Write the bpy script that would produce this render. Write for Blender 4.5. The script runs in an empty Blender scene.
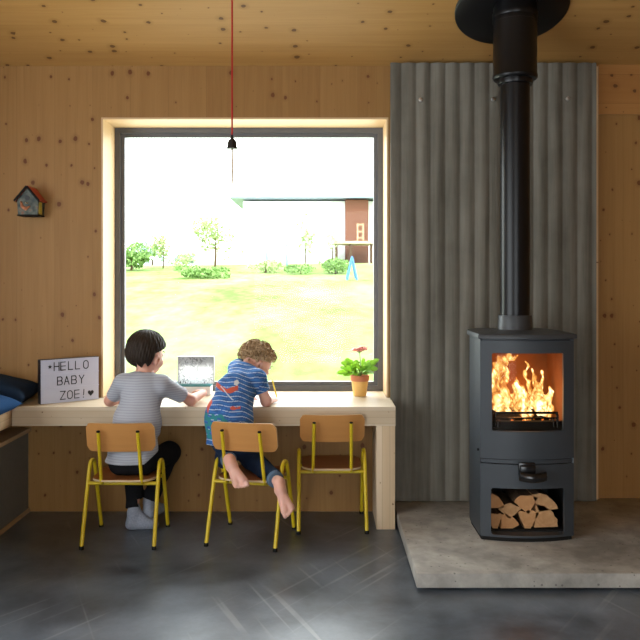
import bpy, bmesh, math, random
import numpy as np
from mathutils import Vector, Matrix, noise as mnoise
random.seed(7); np.random.seed(7)
PI = math.pi
C = bpy.context.scene.collection
SC = bpy.context.scene

# ------------------------------------------------------------------ helpers
def W(px, py, Y):
    "world point seen at a given position of the photograph at depth Y"
    return Vector(((px-320)*Y/800, Y, 1.3-(py-277)*Y/800))

def V(*a): return Vector(a)

def wloc(o):
    p = Vector((0, 0, 0))
    while o is not None:
        p = p + Vector(o.location); o = o.parent
    return p

def tag(o, label=None, cat=None, group=None, kind=None):
    if label: o['label'] = label
    if cat: o['category'] = cat
    if group: o['group'] = group
    if kind: o['kind'] = kind
    return o

def thing(name, label, cat, loc=(0, 0, 0), group=None, kind=None):
    o = bpy.data.objects.new(name, None); C.objects.link(o)
    o.location = loc; o.empty_display_size = .05
    return tag(o, label, cat, group, kind)

def link(name, me, mat, parent=None, base=None, smooth=None):
    "world-space mesh -> object; children share the origin of their thing"
    off = wloc(parent) if parent is not None else Vector(base if base is not None else (0, 0, 0))
    if off.length > 0: me.transform(Matrix.Translation(-off))
    if mat is not None:
        for m in (mat if isinstance(mat, (list, tuple)) else [mat]): me.materials.append(m)
    if smooth is not None:
        try:
            me.shade_smooth()
            if smooth < 180: me.set_sharp_from_angle(angle=math.radians(smooth))
        except Exception:
            for p in me.polygons: p.use_smooth = True
    o = bpy.data.objects.new(name, me); C.objects.link(o)
    if parent is not None: o.parent = parent
    else: o.location = off
    return o

class MB:
    "mesh builder: collects shapes, links them as one mesh"
    def __init__(s): s.bm = bmesh.new()
    def box(s, x0, x1, y0, y1, z0, z1, bev=0, M=None, seg=2):
        r = bmesh.ops.create_cube(s.bm, size=1)
        vs = r['verts']
        for v in vs:
            v.co = Vector(((x0+x1)/2+v.co.x*(x1-x0), (y0+y1)/2+v.co.y*(y1-y0), (z0+z1)/2+v.co.z*(z1-z0)))
        if bev:
            es = list({e for v in vs for e in v.link_edges})
            q = bmesh.ops.bevel(s.bm, geom=es, offset=bev, segments=seg, affect='EDGES', profile=.5)
            vs = list({v for f in q['faces'] for v in f.verts} | {v for v in vs if v.is_valid})
        if M is not None: bmesh.ops.transform(s.bm, matrix=M, verts=vs)
        return s
    def lathe(s, prof, n=32, M=None):
        rings = []
        for r, z in prof:
            if r < 1e-6: rings.append([s.bm.verts.new((0, 0, z))])
            else: rings.append([s.bm.verts.new((r*math.cos(2*PI*i/n), r*math.sin(2*PI*i/n), z)) for i in range(n)])
        for a, b in zip(rings, rings[1:]):
            for i in range(n):
                j = (i+1) % n
                if len(a) == 1 and len(b) == 1: continue
                if len(a) == 1: s.bm.faces.new((a[0], b[j], b[i]))
                elif len(b) == 1: s.bm.faces.new((a[i], a[j], b[0]))
                else: s.bm.faces.new((a[i], a[j], b[j], b[i]))
        if len(rings[0]) > 1: s.bm.faces.new(rings[0][::-1])
        if len(rings[-1]) > 1: s.bm.faces.new(rings[-1])
        if M is not None: bmesh.ops.transform(s.bm, matrix=M, verts=[v for r in rings for v in r])
        return s
    def tube(s, pts, r, n=12, rs=None, cap=True):
        pts = [Vector(p) for p in pts]; N = len(pts)
        rings = []; up = None
        for i, p in enumerate(pts):
            t = (pts[min(i+1, N-1)]-pts[max(i-1, 0)]).normalized()
            if up is None:
                up = Vector((0, 0, 1)) if abs(t.z) < .9 else Vector((1, 0, 0))
            a = (up-t*up.dot(t)).normalized(); b = t.cross(a); up = a
            rr = rs[i] if rs else r
            rings.append([s.bm.verts.new(p+(a*math.cos(2*PI*k/n)+b*math.sin(2*PI*k/n))*rr) for k in range(n)])
        for A, B in zip(rings, rings[1:]):
            for k in range(n):
                j = (k+1) % n
                s.bm.faces.new((A[k], A[j], B[j], B[k]))
        if cap:
            s.bm.faces.new(rings[0][::-1]); s.bm.faces.new(rings[-1])
        return s
    def prism(s, poly, z0, z1, M=None, side_mat=0):
        a = [s.bm.verts.new((x, y, z0)) for x, y in poly]
        b = [s.bm.verts.new((x, y, z1)) for x, y in poly]
        s.bm.faces.new(a[::-1]); s.bm.faces.new(b)
        n = len(poly)
        for i in range(n):
            f = s.bm.faces.new((a[i], a[(i+1) % n], b[(i+1) % n], b[i])); f.material_index = side_mat
        if M is not None: bmesh.ops.transform(s.bm, matrix=M, verts=a+b)
        return s
    def poly(s, pts):
        s.bm.faces.new([s.bm.verts.new(p) for p in pts]); return s
    def ico(s, c, r, sub=1, sc=(1, 1, 1)):
        q = bmesh.ops.create_icosphere(s.bm, subdivisions=sub, radius=r)
        for v in q['verts']: v.co = Vector((v.co.x*sc[0]+c[0], v.co.y*sc[1]+c[1], v.co.z*sc[2]+c[2]))
        return s
    def grid(s, fn, nu, nv, closed_u=False):
        vs = [[s.bm.verts.new(fn(i/nu, j/nv)) for j in range(nv+1)] for i in range(nu+1)]
        for i in range(nu):
            for j in range(nv):
                s.bm.faces.new((vs[i][j], vs[i+1][j], vs[i+1][j+1], vs[i][j+1]))
        return s
    def build(s, name, mat, parent=None, base=None, smooth=35, recalc=True):
        if recalc: bmesh.ops.recalc_face_normals(s.bm, faces=s.bm.faces)
        me = bpy.data.meshes.new(name); s.bm.to_mesh(me); s.bm.free()
        return link(name, me, mat, parent, base, smooth)

def single(o, label, cat, group=None, kind=None): return tag(o, label, cat, group, kind)

def smooth_path(pts, n=8):
    "Catmull-Rom through the points"
    P = [Vector(p) for p in pts]; P = [P[0]*2-P[1]]+P+[P[-1]*2-P[-2]]
    out = []
    for i in range(1, len(P)-2):
        for k in range(n):
            t = k/n
            out.append(.5*((2*P[i])+(P[i+1]-P[i-1])*t+(2*P[i-1]-5*P[i]+4*P[i+1]-P[i+2])*t*t+(3*P[i]-P[i-1]-3*P[i+1]+P[i+2])*t**3))
    out.append(P[-2]); return out

# ---- implicit surfaces (smoothly blended bodies) polygonised with surface nets
def surface_nets(F, org, h):
    nx, ny, nz = F.shape
    S = F < 0
    cells = np.zeros((nx-1, ny-1, nz-1), np.int8)
    for dx in (0, 1):
        for dy in (0, 1):
            for dz in (0, 1):
                cells += S[dx:nx-1+dx, dy:ny-1+dy, dz:nz-1+dz]
    act = (cells > 0) & (cells < 8)
    idx = -np.ones(act.shape, np.int64)
    I = np.argwhere(act); idx[act] = np.arange(len(I))
    acc = np.zeros((len(I), 3)); cnt = np.zeros(len(I))
    for ax in range(3):
        o1, o2 = [a for a in range(3) if a != ax]
        for a in (0, 1):
            for b in (0, 1):
                p = I.copy(); p[:, o1] += a; p[:, o2] += b
                q = p.copy(); q[:, ax] += 1
                f0 = F[p[:, 0], p[:, 1], p[:, 2]]; f1 = F[q[:, 0], q[:, 1], q[:, 2]]
                m = (f0 < 0) != (f1 < 0)
                t = np.where(m, f0/np.where(m, f0-f1, 1), 0)
                pos = p.astype(float); pos[:, ax] += t
                acc[m] += pos[m]; cnt[m] += 1
    vv = acc/np.maximum(cnt, 1)[:, None]*h+np.array(org)
    faces = []
    for ax in range(3):
        o1, o2 = [(1, 2), (2, 0), (0, 1)][ax]
        sl0 = [slice(None)]*3; sl1 = [slice(None)]*3
        sl0[ax] = slice(0, -1); sl1[ax] = slice(1, None)
        A = S[tuple(sl0)]; B = S[tuple(sl1)]
        E = np.argwhere(A != B)
        ok = (E[:, o1] > 0) & (E[:, o2] > 0) & (E[:, o1] < F.shape[o1]-1) & (E[:, o2] < F.shape[o2]-1)
        E = E[ok]
        def cid(d1, d2):
            q = E.copy(); q[:, o1] -= d1; q[:, o2] -= d2
            return idx[q[:, 0], q[:, 1], q[:, 2]]
        quad = np.stack([cid(0, 0), cid(1, 0), cid(1, 1), cid(0, 1)], 1)
        inside = A[E[:, 0], E[:, 1], E[:, 2]]
        quad[~inside] = quad[~inside][:, ::-1]
        faces.append(quad)
    return vv, np.concatenate(faces)

def cap(a, b, r1, r2=None, sc=(1, 1, 1), k=None, R=None): return ('cap', Vector(a), Vector(b), r1, r1 if r2 is None else r2, sc, k)
def ell(c, r, R=None, k=None, sub=False): return ('ell', Vector(c), r, R, k, sub)

def field(prims, X, Y, Z, k0):
    F = np.full(X.shape, 1.0, np.float32)
    xs, ys, zs = X[:, 0, 0], Y[0, :, 0], Z[0, 0, :]
    for p in prims:
        if p[0] == 'cap':
            _, a, b, r1, r2, sc, k = p; sub = False
            rm = max(r1, r2)*max(sc)+.06
            lo = [min(a[i], b[i])-rm for i in range(3)]; hi = [max(a[i], b[i])+rm for i in range(3)]
        else:
            _, c, r, R, k, sub = p
            rm = max(r)+.06
            lo = [c[i]-rm for i in range(3)]; hi = [c[i]+rm for i in range(3)]
        k = k0 if k is None else k
        i0, i1 = np.searchsorted(xs, [lo[0], hi[0]]); j0, j1 = np.searchsorted(ys, [lo[1], hi[1]]); l0, l1 = np.searchsorted(zs, [lo[2], hi[2]])
        if i1 <= i0 or j1 <= j0 or l1 <= l0: continue
        sl = (slice(i0, i1), slice(j0, j1), slice(l0, l1))
        x, y, z = X[sl], Y[sl], Z[sl]
        if p[0] == 'cap':
            S = sc
            px, py, pz = (x-a.x)/S[0], (y-a.y)/S[1], (z-a.z)/S[2]
            d = [(b[i]-a[i])/S[i] for i in range(3)]
            L = d[0]**2+d[1]**2+d[2]**2+1e-9
            t = np.clip((px*d[0]+py*d[1]+pz*d[2])/L, 0, 1)
            D = np.sqrt((px-t*d[0])**2+(py-t*d[1])**2+(pz-t*d[2])**2)-(r1+(r2-r1)*t)
        else:
            px, py, pz = x-c.x, y-c.y, z-c.z
            if R is not None:
                Q = R.transposed()
                px, py, pz = [Q[i][0]*px+Q[i][1]*py+Q[i][2]*pz for i in range(3)]
            k1 = np.sqrt((px/r[0])**2+(py/r[1])**2+(pz/r[2])**2)
            k2 = np.sqrt((px/r[0]**2)**2+(py/r[1]**2)**2+(pz/r[2]**2)**2)+1e-9
            D = k1*(k1-1)/k2
        G = F[sl]
        if sub:
            h = np.clip(.5-.5*(G+D)/k, 0, 1); F[sl] = G+(-D-G)*h+k*h*(1-h)
        else:
            h = np.clip(.5+.5*(G-D)/k, 0, 1); F[sl] = G+(D-G)*h-k*h*(1-h)
    return F

def sdf(name, prims, h=.005, k=.02, mod=None, mat=None, parent=None, base=None, color=None, pad=.02):
    pts = []
    for p in prims:
        if p[0] == 'cap':
            m = max(p[3], p[4])*max(p[5]); pts += [p[1]-V(m, m, m), p[1]+V(m, m, m), p[2]-V(m, m, m), p[2]+V(m, m, m)]
        elif not p[5]:
            m = max(p[2]); pts += [p[1]-V(m, m, m), p[1]+V(m, m, m)]
    lo = [min(q[i] for q in pts)-pad for i in range(3)]; hi = [max(q[i] for q in pts)+pad for i in range(3)]
    ax = [np.arange(lo[i], hi[i]+h, h, dtype=np.float32) for i in range(3)]
    X, Y, Z = np.meshgrid(*ax, indexing='ij')
    F = field(prims, X, Y, Z, k)
    if mod: F = mod(F, X, Y, Z)
    vv, ff = surface_nets(F, lo, h)
    me = bpy.data.meshes.new(name); me.from_pydata(vv.tolist(), [], ff.tolist())
    if color is not None:
        col = color(vv)
        at = me.color_attributes.new('print', 'FLOAT_COLOR', 'POINT')
        buf = np.ones((len(vv), 4), np.float32); buf[:, :3] = col
        at.data.foreach_set('color', buf.ravel())
    return link(name, me, mat, parent, base, smooth=180)

def plane_clip(point, normal):
    "keep the side the normal points away from"
    p = Vector(point); n = Vector(normal).normalized()
    return lambda F, X, Y, Z: np.maximum(F, (X-p.x)*n.x+(Y-p.y)*n.y+(Z-p.z)*n.z)

# ------------------------------------------------------------------ materials
class NT:
    def __init__(s, name):
        s.m = bpy.data.materials.new(name); s.m.use_nodes = True
        s.t = s.m.node_tree; s.n = s.t.nodes; s.l = s.t.links
        s.b = s.n['Principled BSDF']; s.out = s.n['Material Output']
    def node(s, kind, ins={}, **props):
        x = s.n.new(kind)
        for a, b in props.items(): setattr(x, a, b)
        for a, b in ins.items():
            if isinstance(b, bpy.types.NodeSocket): s.l.new(b, x.inputs[a])
            else: x.inputs[a].default_value = b
        return x
    def math(s, op, a, b=None, c=None, clamp=False):
        x = s.n.new('ShaderNodeMath'); x.operation = op; x.use_clamp = clamp
        for i, v in enumerate((a, b, c)):
            if v is None: continue
            if isinstance(v, bpy.types.NodeSocket): s.l.new(v, x.inputs[i])
            else: x.inputs[i].default_value = v
        return x.outputs[0]
    def mix(s, f, a, b, mode='MIX'):
        x = s.n.new('ShaderNodeMix'); x.data_type = 'RGBA'; x.blend_type = mode
        for i, v in ((0, f), (6, a), (7, b)):
            if isinstance(v, bpy.types.NodeSocket): s.l.new(v, x.inputs[i])
            elif i == 0: x.inputs[0].default_value = v
            else: x.inputs[i].default_value = (*v, 1) if len(v) == 3 else v
        return x.outputs[2]
    def ramp(s, f, stops, interp='LINEAR'):
        x = s.n.new('ShaderNodeValToRGB'); s.l.new(f, x.inputs[0]); r = x.color_ramp; r.interpolation = interp
        while len(r.elements) < len(stops): r.elements.new(.5)
        for e, (p, c) in zip(r.elements, stops):
            e.position = p; e.color = (c, c, c, 1) if isinstance(c, (int, float)) else (*c, 1)
        return x.outputs[0]
    def noise(s, vec, scale, detail=4, rough=.5, dist=0):
        x = s.node('ShaderNodeTexNoise', {'Vector': vec, 'Scale': scale, 'Detail': detail, 'Roughness': rough, 'Distortion': dist})
        return x.outputs['Fac']
    def obj(s): return s.node('ShaderNodeTexCoord').outputs['Object']
    def scale(s, vec, x, y, z):
        return s.node('ShaderNodeMapping', {'Vector': vec, 'Scale': (x, y, z)}).outputs[0]
    def bump(s, h, strength=.3, dist=.01):
        x = s.node('ShaderNodeBump', {'Height': h, 'Strength': strength, 'Distance': dist})
        s.l.new(x.outputs[0], s.b.inputs['Normal'])
    def set(s, **kw):
        for a, v in kw.items():
            i = s.b.inputs[a.replace('_', ' ')]
            if isinstance(v, bpy.types.NodeSocket): s.l.new(v, i)
            elif isinstance(v, tuple) and len(v) == 3: i.default_value = (*v, 1)
            else: i.default_value = v
        return s

def plain(name, col, rough=.5, metal=0, vary=.12, sc=30, bump=0, **kw):
    t = NT(name); o = t.obj()
    f = t.noise(o, sc, 3)
    c = t.mix(f, tuple(x*(1-vary) for x in col), tuple(min(1, x*(1+vary)) for x in col))
    t.set(Base_Color=c, Roughness=rough, Metallic=metal, **kw)
    if rough >= .6: t.b.inputs['Specular IOR Level'].default_value = .12
    if bump: t.bump(f, bump, .004)
    return t.m

def wood(name, light, dark, grain='Z', across='X', board=.14, knots=1.0, rough=.5, vary=.16, grain_amt=.3, seed=0., knot_col=(.11, .045, .015), edge=.35):
    t = NT(name); o = t.obj()
    sp = t.node('ShaderNodeSeparateXYZ', {'Vector': o})
    ax = {'X': sp.outputs[0], 'Y': sp.outputs[1], 'Z': sp.outputs[2]}
    third = [a for a in 'XYZ' if a not in (grain, across)][0]
    cb = t.node('ShaderNodeCombineXYZ', {'X': ax[grain], 'Y': ax[across], 'Z': ax[third]})
    uvw = t.node('ShaderNodeVectorMath', {0: cb.outputs[0], 1: (seed, seed*1.7, seed*.3)}, operation='ADD').outputs[0]
    s2 = t.node('ShaderNodeSeparateXYZ', {'Vector': uvw})
    vb = t.math('DIVIDE', s2.outputs[1], board)
    bid = t.math('FLOOR', vb); fr = t.math('FRACT', vb)
    wn = t.node('ShaderNodeTexWhiteNoise', {'W': bid}, noise_dimensions='1D')
    # grain, shifted per board
    off = t.math('MULTIPLY', wn.outputs['Value'], 7.3)
    gv = t.node('ShaderNodeCombineXYZ', {'X': t.math('ADD', s2.outputs[0], off), 'Y': s2.outputs[1], 'Z': s2.outputs[2]}).outputs[0]
    g1 = t.noise(t.scale(gv, 1.2, 28, 28), 1.0, 6, .6, .6)
    g2 = t.noise(t.scale(gv, 4, 160, 160), 1.0, 2)
    big = t.noise(t.scale(gv, .8, 3, 3), 1.0, 2)
    f = t.math('ADD', t.math('MULTIPLY', t.math('SUBTRACT', g1, .5), grain_amt*2.2), t.math('MULTIPLY', t.math('SUBTRACT', g2, .5), grain_amt*.8))
    f = t.math('ADD', f, t.math('MULTIPLY', t.math('SUBTRACT', big, .5), .5))
    f = t.math('ADD', f, t.math('ADD', t.math('MULTIPLY', t.math('SUBTRACT', wn.outputs['Value'], .5), vary*3), .45), clamp=True)
    col = t.mix(f, dark, light)
    e = t.math('LESS_THAN', t.math('MINIMUM', fr, t.math('SUBTRACT', 1.0, fr)), .0016/board)
    col = t.mix(t.math('MULTIPLY', e, edge), col, tuple(x*.4 for x in dark))
    if knots:
        wob = t.node('ShaderNodeVectorMath', {0: t.scale(uvw, 8.2, 10.0, 0), 1: (0, 0, 0)}, operation='ADD').outputs[0]
        vo = t.node('ShaderNodeTexVoronoi', {'Vector': wob, 'Scale': 1.0, 'Randomness': 1.0}, voronoi_dimensions='2D')
        rnd = t.node('ShaderNodeSeparateColor', {'Color': vo.outputs['Color']})
        rad = t.math('MULTIPLY_ADD', t.math('POWER', rnd.outputs[0], 2.0), .085*knots, .014)
        keep = t.math('LESS_THAN', rnd.outputs[1], .85)
        rad = t.math('MULTIPLY', rad, keep)
        dn = t.math('ADD', vo.outputs['Distance'], t.math('MULTIPLY', t.math('SUBTRACT', t.noise(uvw, 70, 2), .5), .09))
        kk = t.math('MULTIPLY', t.math('SUBTRACT', rad, dn), 45, clamp=True)
        halo = t.math('MULTIPLY', t.math('SUBTRACT', t.math('MULTIPLY', rad, 2.6), dn), 5, clamp=True)
        col = t.mix(t.math('MULTIPLY', halo, .45), col, tuple(x*.72 for x in dark))
        col = t.mix(t.math('MULTIPLY', kk, .88), col, knot_col)
    t.set(Base_Color=col, Roughness=rough)
    t.b.inputs['Specular IOR Level'].default_value = .22
    t.bump(g2, .08, .002)
    return t.m

def concrete(name, base, light, rough, sc=1.5, scratches=False, spec=.5, pits=0):
    t = NT(name); o = t.obj()
    a = t.noise(o, sc, 8, .62, .4); b = t.noise(o, sc*4.5, 6, .6); c = t.noise(o, 60, 3)
    f = t.math('ADD', t.math('MULTIPLY', a, .7), t.math('MULTIPLY', b, .3))
    f = t.ramp(f, [(.38, 0.), (.66, 1.)])
    col = t.mix(f, base, light)
    col = t.mix(t.math('MULTIPLY', c, .25), col, tuple(x*.6 for x in base))
    r = t.math('ADD', rough-.06, t.math('MULTIPLY', b, .16))
    if pits:
        vo = t.node('ShaderNodeTexVoronoi', {'Vector': o, 'Scale': 34.}, voronoi_dimensions='3D')
        rr = t.node('ShaderNodeSeparateColor', {'Color': vo.outputs['Color']}).outputs[0]
        p = t.math('LESS_THAN', vo.outputs['Distance'], t.math('MULTIPLY', t.math('GREATER_THAN', rr, .7), .16))
        col = t.mix(t.math('MULTIPLY', p, .6), col, tuple(x*.25 for x in base))
    if scratches:
        for ang, seed, dens in ((1.15, 0., .985), (-.95, 5., .987)):
            mp = t.node('ShaderNodeMapping', {'Vector': o, 'Location': (seed, seed, 0), 'Rotation': (0, 0, ang)}).outputs[0]; mp = t.scale(mp, .8, 26, 1)
            vo = t.noise(mp, 1.0, 1.5, .4)
            s = t.ramp(vo, [(.65, 0.), (.72, 1.)])
            mk = t.ramp(t.noise(o, 2.2, 3), [(.45, 0.), (.6, 1.)])
            col = t.mix(t.math('MULTIPLY', t.math('MULTIPLY', s, mk), .38), col, (.36, .38, .40))
    t.set(Base_Color=col, Roughness=r)
    t.b.inputs['Specular IOR Level'].default_value = spec
    t.bump(c, .03, .002)
    return t.m

def glassy(name, tint=(1, 1, 1), rough=0, f0=1.0):
    t = NT(name)
    tr = t.node('ShaderNodeBsdfTransparent', {'Color': (*tint, 1)})
    gl = t.node('ShaderNodeBsdfGlossy', {'Color': (1, 1, 1, 1), 'Roughness': rough})
    fr = t.node('ShaderNodeFresnel', {'IOR': 1.45})
    mx = t.node('ShaderNodeMixShader', {0: t.math('MULTIPLY', fr.outputs[0], f0), 1: tr.outputs[0], 2: gl.outputs[0]})
    t.l.new(mx.outputs[0], t.out.inputs[0]); return t.m

M = {}
M['wall'] = wood('spruce_wall', (.39, .212, .070), (.25, .125, .036), 'Z', 'X', .21, 1.35, vary=.14, edge=.2, grain_amt=.42, knot_col=(.13, .040, .010))
M['wall_side'] = wood('spruce_wall_side', (.39, .212, .070), (.25, .125, .036), 'Z', 'Y', .16, .85)
M['header'] = wood('spruce_header', (.46, .23, .07), (.33, .145, .04), 'X', 'Z', .16, 1.2, seed=3.)
M['ceiling'] = wood('spruce_ceiling', (.53, .30, .10), (.35, .18, .052), 'X', 'Y', .21, 1.5, seed=5., vary=.08, edge=.12, grain_amt=.36)
M['lining'] = wood('spruce_lining', (.70, .50, .30), (.58, .38, .20), 'Z', 'Y', .3, .5, seed=2.)
M['desk'] = wood('pale_spruce', (.66, .56, .42), (.50, .38, .25), 'X', 'Z', .034, .35, seed=8., vary=.22, edge=.2)
M['support'] = wood('pale_spruce_upright', (.68, .54, .38), (.56, .40, .24), 'Z', 'X', .04, .5, seed=4., vary=.2)
M['bench_wood'] = wood('bench_spruce', (.62, .45, .28), (.46, .30, .16), 'Y', 'Z', .034, .35, seed=6.)
M['floor'] = concrete('polished_concrete', (.034, .043, .056), (.20, .24, .295), .30, 1.3, True, .8)
M['hearth'] = concrete('cast_concrete', (.21, .198, .178), (.54, .505, .45), .6, 2.6, False, .3, pits=1)
M['frame'] = plain('grey_window_frame', (.10, .10, .105), .4)
M['glass'] = glassy('window_glass', (.98, 1, .99), 0, .12)
M['navy'] = plain('navy_fabric', (.018, .065, .17), .9, sc=300, vary=.3, bump=.3)
M['navy_dark'] = plain('dark_navy_fabric', (.010, .022, .045), .9, sc=300, vary=.3, bump=.3)
M['grey_panel'] = plain('grey_laminate', (.16, .17, .165), .5)
M['black'] = plain('black_metal', (.008, .008, .009), .22, vary=.05)
M['pipe'] = plain('black_enamel', (.004, .004, .005), .33, vary=.05)
M['pipe'].node_tree.nodes['Principled BSDF'].inputs['Specular IOR Level'].default_value = .3
M['black_plastic'] = plain('black_plastic', (.01, .01, .014), .4, vary=.05)
M['rubber'] = plain('black_rubber', (.012, .012, .012), .8)
M['stove'] = plain('charcoal_stove_paint', (.033, .040, .048), .45, vary=.06, sc=400, bump=.05)
M['stove_top'] = plain('charcoal_stove_casting', (.038, .042, .047), .40, vary=.08, sc=300, bump=.15)
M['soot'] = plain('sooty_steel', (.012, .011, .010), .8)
M['firebrick'] = plain('firebrick', (.20, .085, .035), .9, sc=14, vary=.35)
M['stove_glass'] = glassy('stove_glass', (.95, .93, .9), 0.0, .08)
M['screw'] = plain('zinc_screw', (.6, .6, .6), .3, 1)
M['yellow'] = plain('yellow_powder_coat', (.62, .45, .012), .38, vary=.06)
M['ply'] = wood('oiled_plywood', (.56, .27, .085), (.42, .185, .052), 'X', 'Z', 2., 0, .35, vary=0, grain_amt=.35)
M['ply_seat'] = wood('red_brown_plywood', (.44, .155, .045), (.30, .095, .028), 'X', 'Y', 2., 0, .35, vary=0, grain_amt=.3)
M['ply_edge'] = plain('plywood_edge', (.62, .46, .28), .6)
M['red_cord'] = plain('red_textile_cord', (.42, .02, .02), .7)
M['white_plastic'] = plain('white_acrylic', (.46, .47, .56), .35, vary=.02)
M['ink'] = plain('black_ink', (.006, .006, .008), .5)
M['terracotta'] = plain('terracotta', (.55, .20, .10), .75, sc=60)
M['pot_yellow'] = plain('yellow_glaze', (.72, .42, .12), .5, sc=60)
M['leaf'] = plain('leaf_green', (.20, .42, .08), .45, sc=14, vary=.6)
_t = M['leaf'].node_tree; _b = _t.nodes['Principled BSDF']; _tl = _t.nodes.new('ShaderNodeBsdfTranslucent'); _mx = _t.nodes.new('ShaderNodeMixShader')
_mx.inputs[0].default_value = .5; _tl.inputs[0].default_value = (.60, .85, .18, 1)
_t.links.new(_b.outputs[0], _mx.inputs[1]); _t.links.new(_tl.outputs[0], _mx.inputs[2]); _t.links.new(_mx.outputs[0], _t.nodes['Material Output'].inputs[0])
M['stem'] = plain('stem_green', (.20, .32, .08), .6)
M['petal'] = plain('pink_petal', (.92, .45, .40), .6, sc=60, vary=.25)
_t = M['petal'].node_tree; _b = _t.nodes['Principled BSDF']; _tl = _t.nodes.new('ShaderNodeBsdfTranslucent'); _mx = _t.nodes.new('ShaderNodeMixShader')
_mx.inputs[0].default_value = .5; _tl.inputs[0].default_value = (1, .62, .55, 1)
_t.links.new(_b.outputs[0], _mx.inputs[1]); _t.links.new(_tl.outputs[0], _mx.inputs[2]); _t.links.new(_mx.outputs[0], _t.nodes['Material Output'].inputs[0])
M['soil'] = plain('soil', (.05, .03, .02), .9, bump=.5)
M['bark'] = plain('bark', (.10, .06, .035), .9, sc=60, vary=.5, bump=.6)
M['pencil'] = plain('yellow_pencil', (.80, .62, .03), .4)
M['graphite'] = plain('graphite', (.02, .02, .02), .4)
M['paper'] = plain('white_paper', (.8, .8, .8), .8, vary=.02)
M['teal'] = plain('teal_paint', (.05, .25, .27), .5)

def split_wood():
    t = NT('split_firewood'); o = t.obj()
    r = t.noise(t.scale(o, 60, 6, 60), 1, 4); n = t.noise(o, 25, 4)
    c = t.mix(r, (.34, .17, .06), (.72, .46, .23)); c = t.mix(t.math('MULTIPLY', n, .5), c, (.26, .11, .04)); rg = t.math('SINE', t.math('MULTIPLY', t.node('ShaderNodeVectorMath', {0: o}, operation='LENGTH').outputs['Value'], 900)); c = t.mix(t.math('MULTIPLY', t.math('ADD', rg, 1.0), .14), c, (.28, .12, .045)); c = t.mix(t.math('MULTIPLY', t.node('ShaderNodeObjectInfo').outputs['Random'], .55), c, (.55, .24, .08))
    t.set(Base_Color=c, Roughness=.8); t.bump(r, .3, .004); return t.m
M['split'] = split_wood()

def corr_mat():
    t = NT('fibre_cement'); o = t.obj()
    a = t.noise(t.scale(o, 14, 14, .8), 1, 5, .6); b = t.noise(o, 5, 6, .6); c = t.noise(t.scale(o, 60, 60, 3), 1, 3)
    f = t.math('ADD', t.math('MULTIPLY', a, .6), t.math('ADD', t.math('MULTIPLY', b, .25), t.math('MULTIPLY', c, .2)))
    col = t.mix(t.ramp(f, [(.35, 0.), (.7, 1.)]), (.092, .084, .066), (.22, .205, .168))
    t.set(Base_Color=col, Roughness=.75); t.b.inputs['Specular IOR Level'].default_value = .2; t.bump(c, .15, .004); return t.m
M['corr'] = corr_mat()

def skin_mat(name, base):
    t = NT(name); o = t.obj(); f = t.noise(o, 28, 3)
    c = t.mix(f, base, tuple(min(1, x*y) for x, y in zip(base, (1.06, .9, .88))))
    t.set(Base_Color=c, Roughness=.5)
    t.b.inputs['Subsurface Weight'].default_value = .15
    t.b.inputs['Subsurface Radius'].default_value = (.02, .008, .004)
    t.b.inputs['Subsurface Scale'].default_value = .5
    return t.m
M['skin'] = skin_mat('skin', (.66, .36, .26))
M['skin_fair'] = skin_mat('fair_skin', (.70, .42, .33))

def stripe_shirt():
    t = NT('grey_striped_jersey'); o = t.obj()
    sp = t.node('ShaderNodeSeparateXYZ', {'Vector': o})
    z = t.math('ADD', sp.outputs[2], t.math('MULTIPLY', t.noise(o, 9, 2), .012))
    s = t.math('SINE', t.math('MULTIPLY', z, 2*PI/.0125))
    f = t.ramp(s, [(.1, 0.), (.9, 1.)])
    c = t.mix(f, (.40, .41, .46), (.27, .28, .33))
    c = t.mix(t.math('MULTIPLY', t.noise(t.scale(o, 60, 60, 400), 1, 2), .5), c, (.42, .43, .46))
    t.set(Base_Color=c, Roughness=.9); t.bump(t.noise(o, 350, 2), .15, .002); return t.m
M['shirt_grey'] = stripe_shirt()
def attr_mat(name, rough=.85):
    t = NT(name); a = t.node('ShaderNodeAttribute', attribute_name='print')
    t.set(Base_Color=a.outputs['Color'], Roughness=rough); t.bump(t.noise(t.obj(), 350, 2), .15, .002); return t.m
M['print'] = attr_mat('printed_jersey')
M['trousers'] = plain('black_denim', (.010, .010, .012), .9, sc=250, vary=.3)
M['jeans'] = plain('blue_denim', (.014, .026, .055), .9, sc=250, vary=.4)
M['jean_cuff'] = plain('denim_cuff', (.10, .15, .22), .9, sc=250, vary=.4)
M['sock'] = plain('grey_marl_sock', (.30, .33, .40), .95, sc=120, vary=.35)
M['sock_light'] = plain('pale_sock_heel', (.42, .42, .42), .95, sc=120, vary=.2)
def hair_mat(name, a, b):
    t = NT(name); o = t.obj(); f = t.noise(t.scale(o, 120, 120, 25), 1, 3)
    t.set(Base_Color=t.mix(f, a, b), Roughness=.62); t.b.inputs['Specular IOR Level'].default_value = .25; t.bump(f, .5, .004); return t.m
M['hair_dark'] = hair_mat('dark_brown_hair', (.008, .005, .003), (.035, .020, .011))
M['hair_blond'] = hair_mat('sandy_hair', (.13, .065, .025), (.58, .40, .22))

# ------------------------------------------------------------------ camera
cam = bpy.data.objects.new('camera', bpy.data.cameras.new('camera')); C.objects.link(cam)
cam.location = (0, 0, 1.3); cam.rotation_euler = (PI/2, 0, 0)
cam.data.sensor_width = 36; cam.data.lens = 45; cam.data.shift_y = -(320-277)/640
cam.data.clip_start = .05; cam.data.clip_end = 500
SC.camera = cam

# ------------------------------------------------------------------ room shell
YW = 4.435            # inner face of the window wall
XL, XR, YB = -2.45, 3.6, -2.6
OX0, OX1, OZ0, OZ1 = -1.202, .369, .537, 2.174   # clear opening of the big window
TH = math.radians(20); TN = math.tan(TH)
def ceil_z(y): return 2.47+(YW-y)*TN if y > .5 else 2.47+(YW-.5)*TN-(.5-y)*TN

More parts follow.
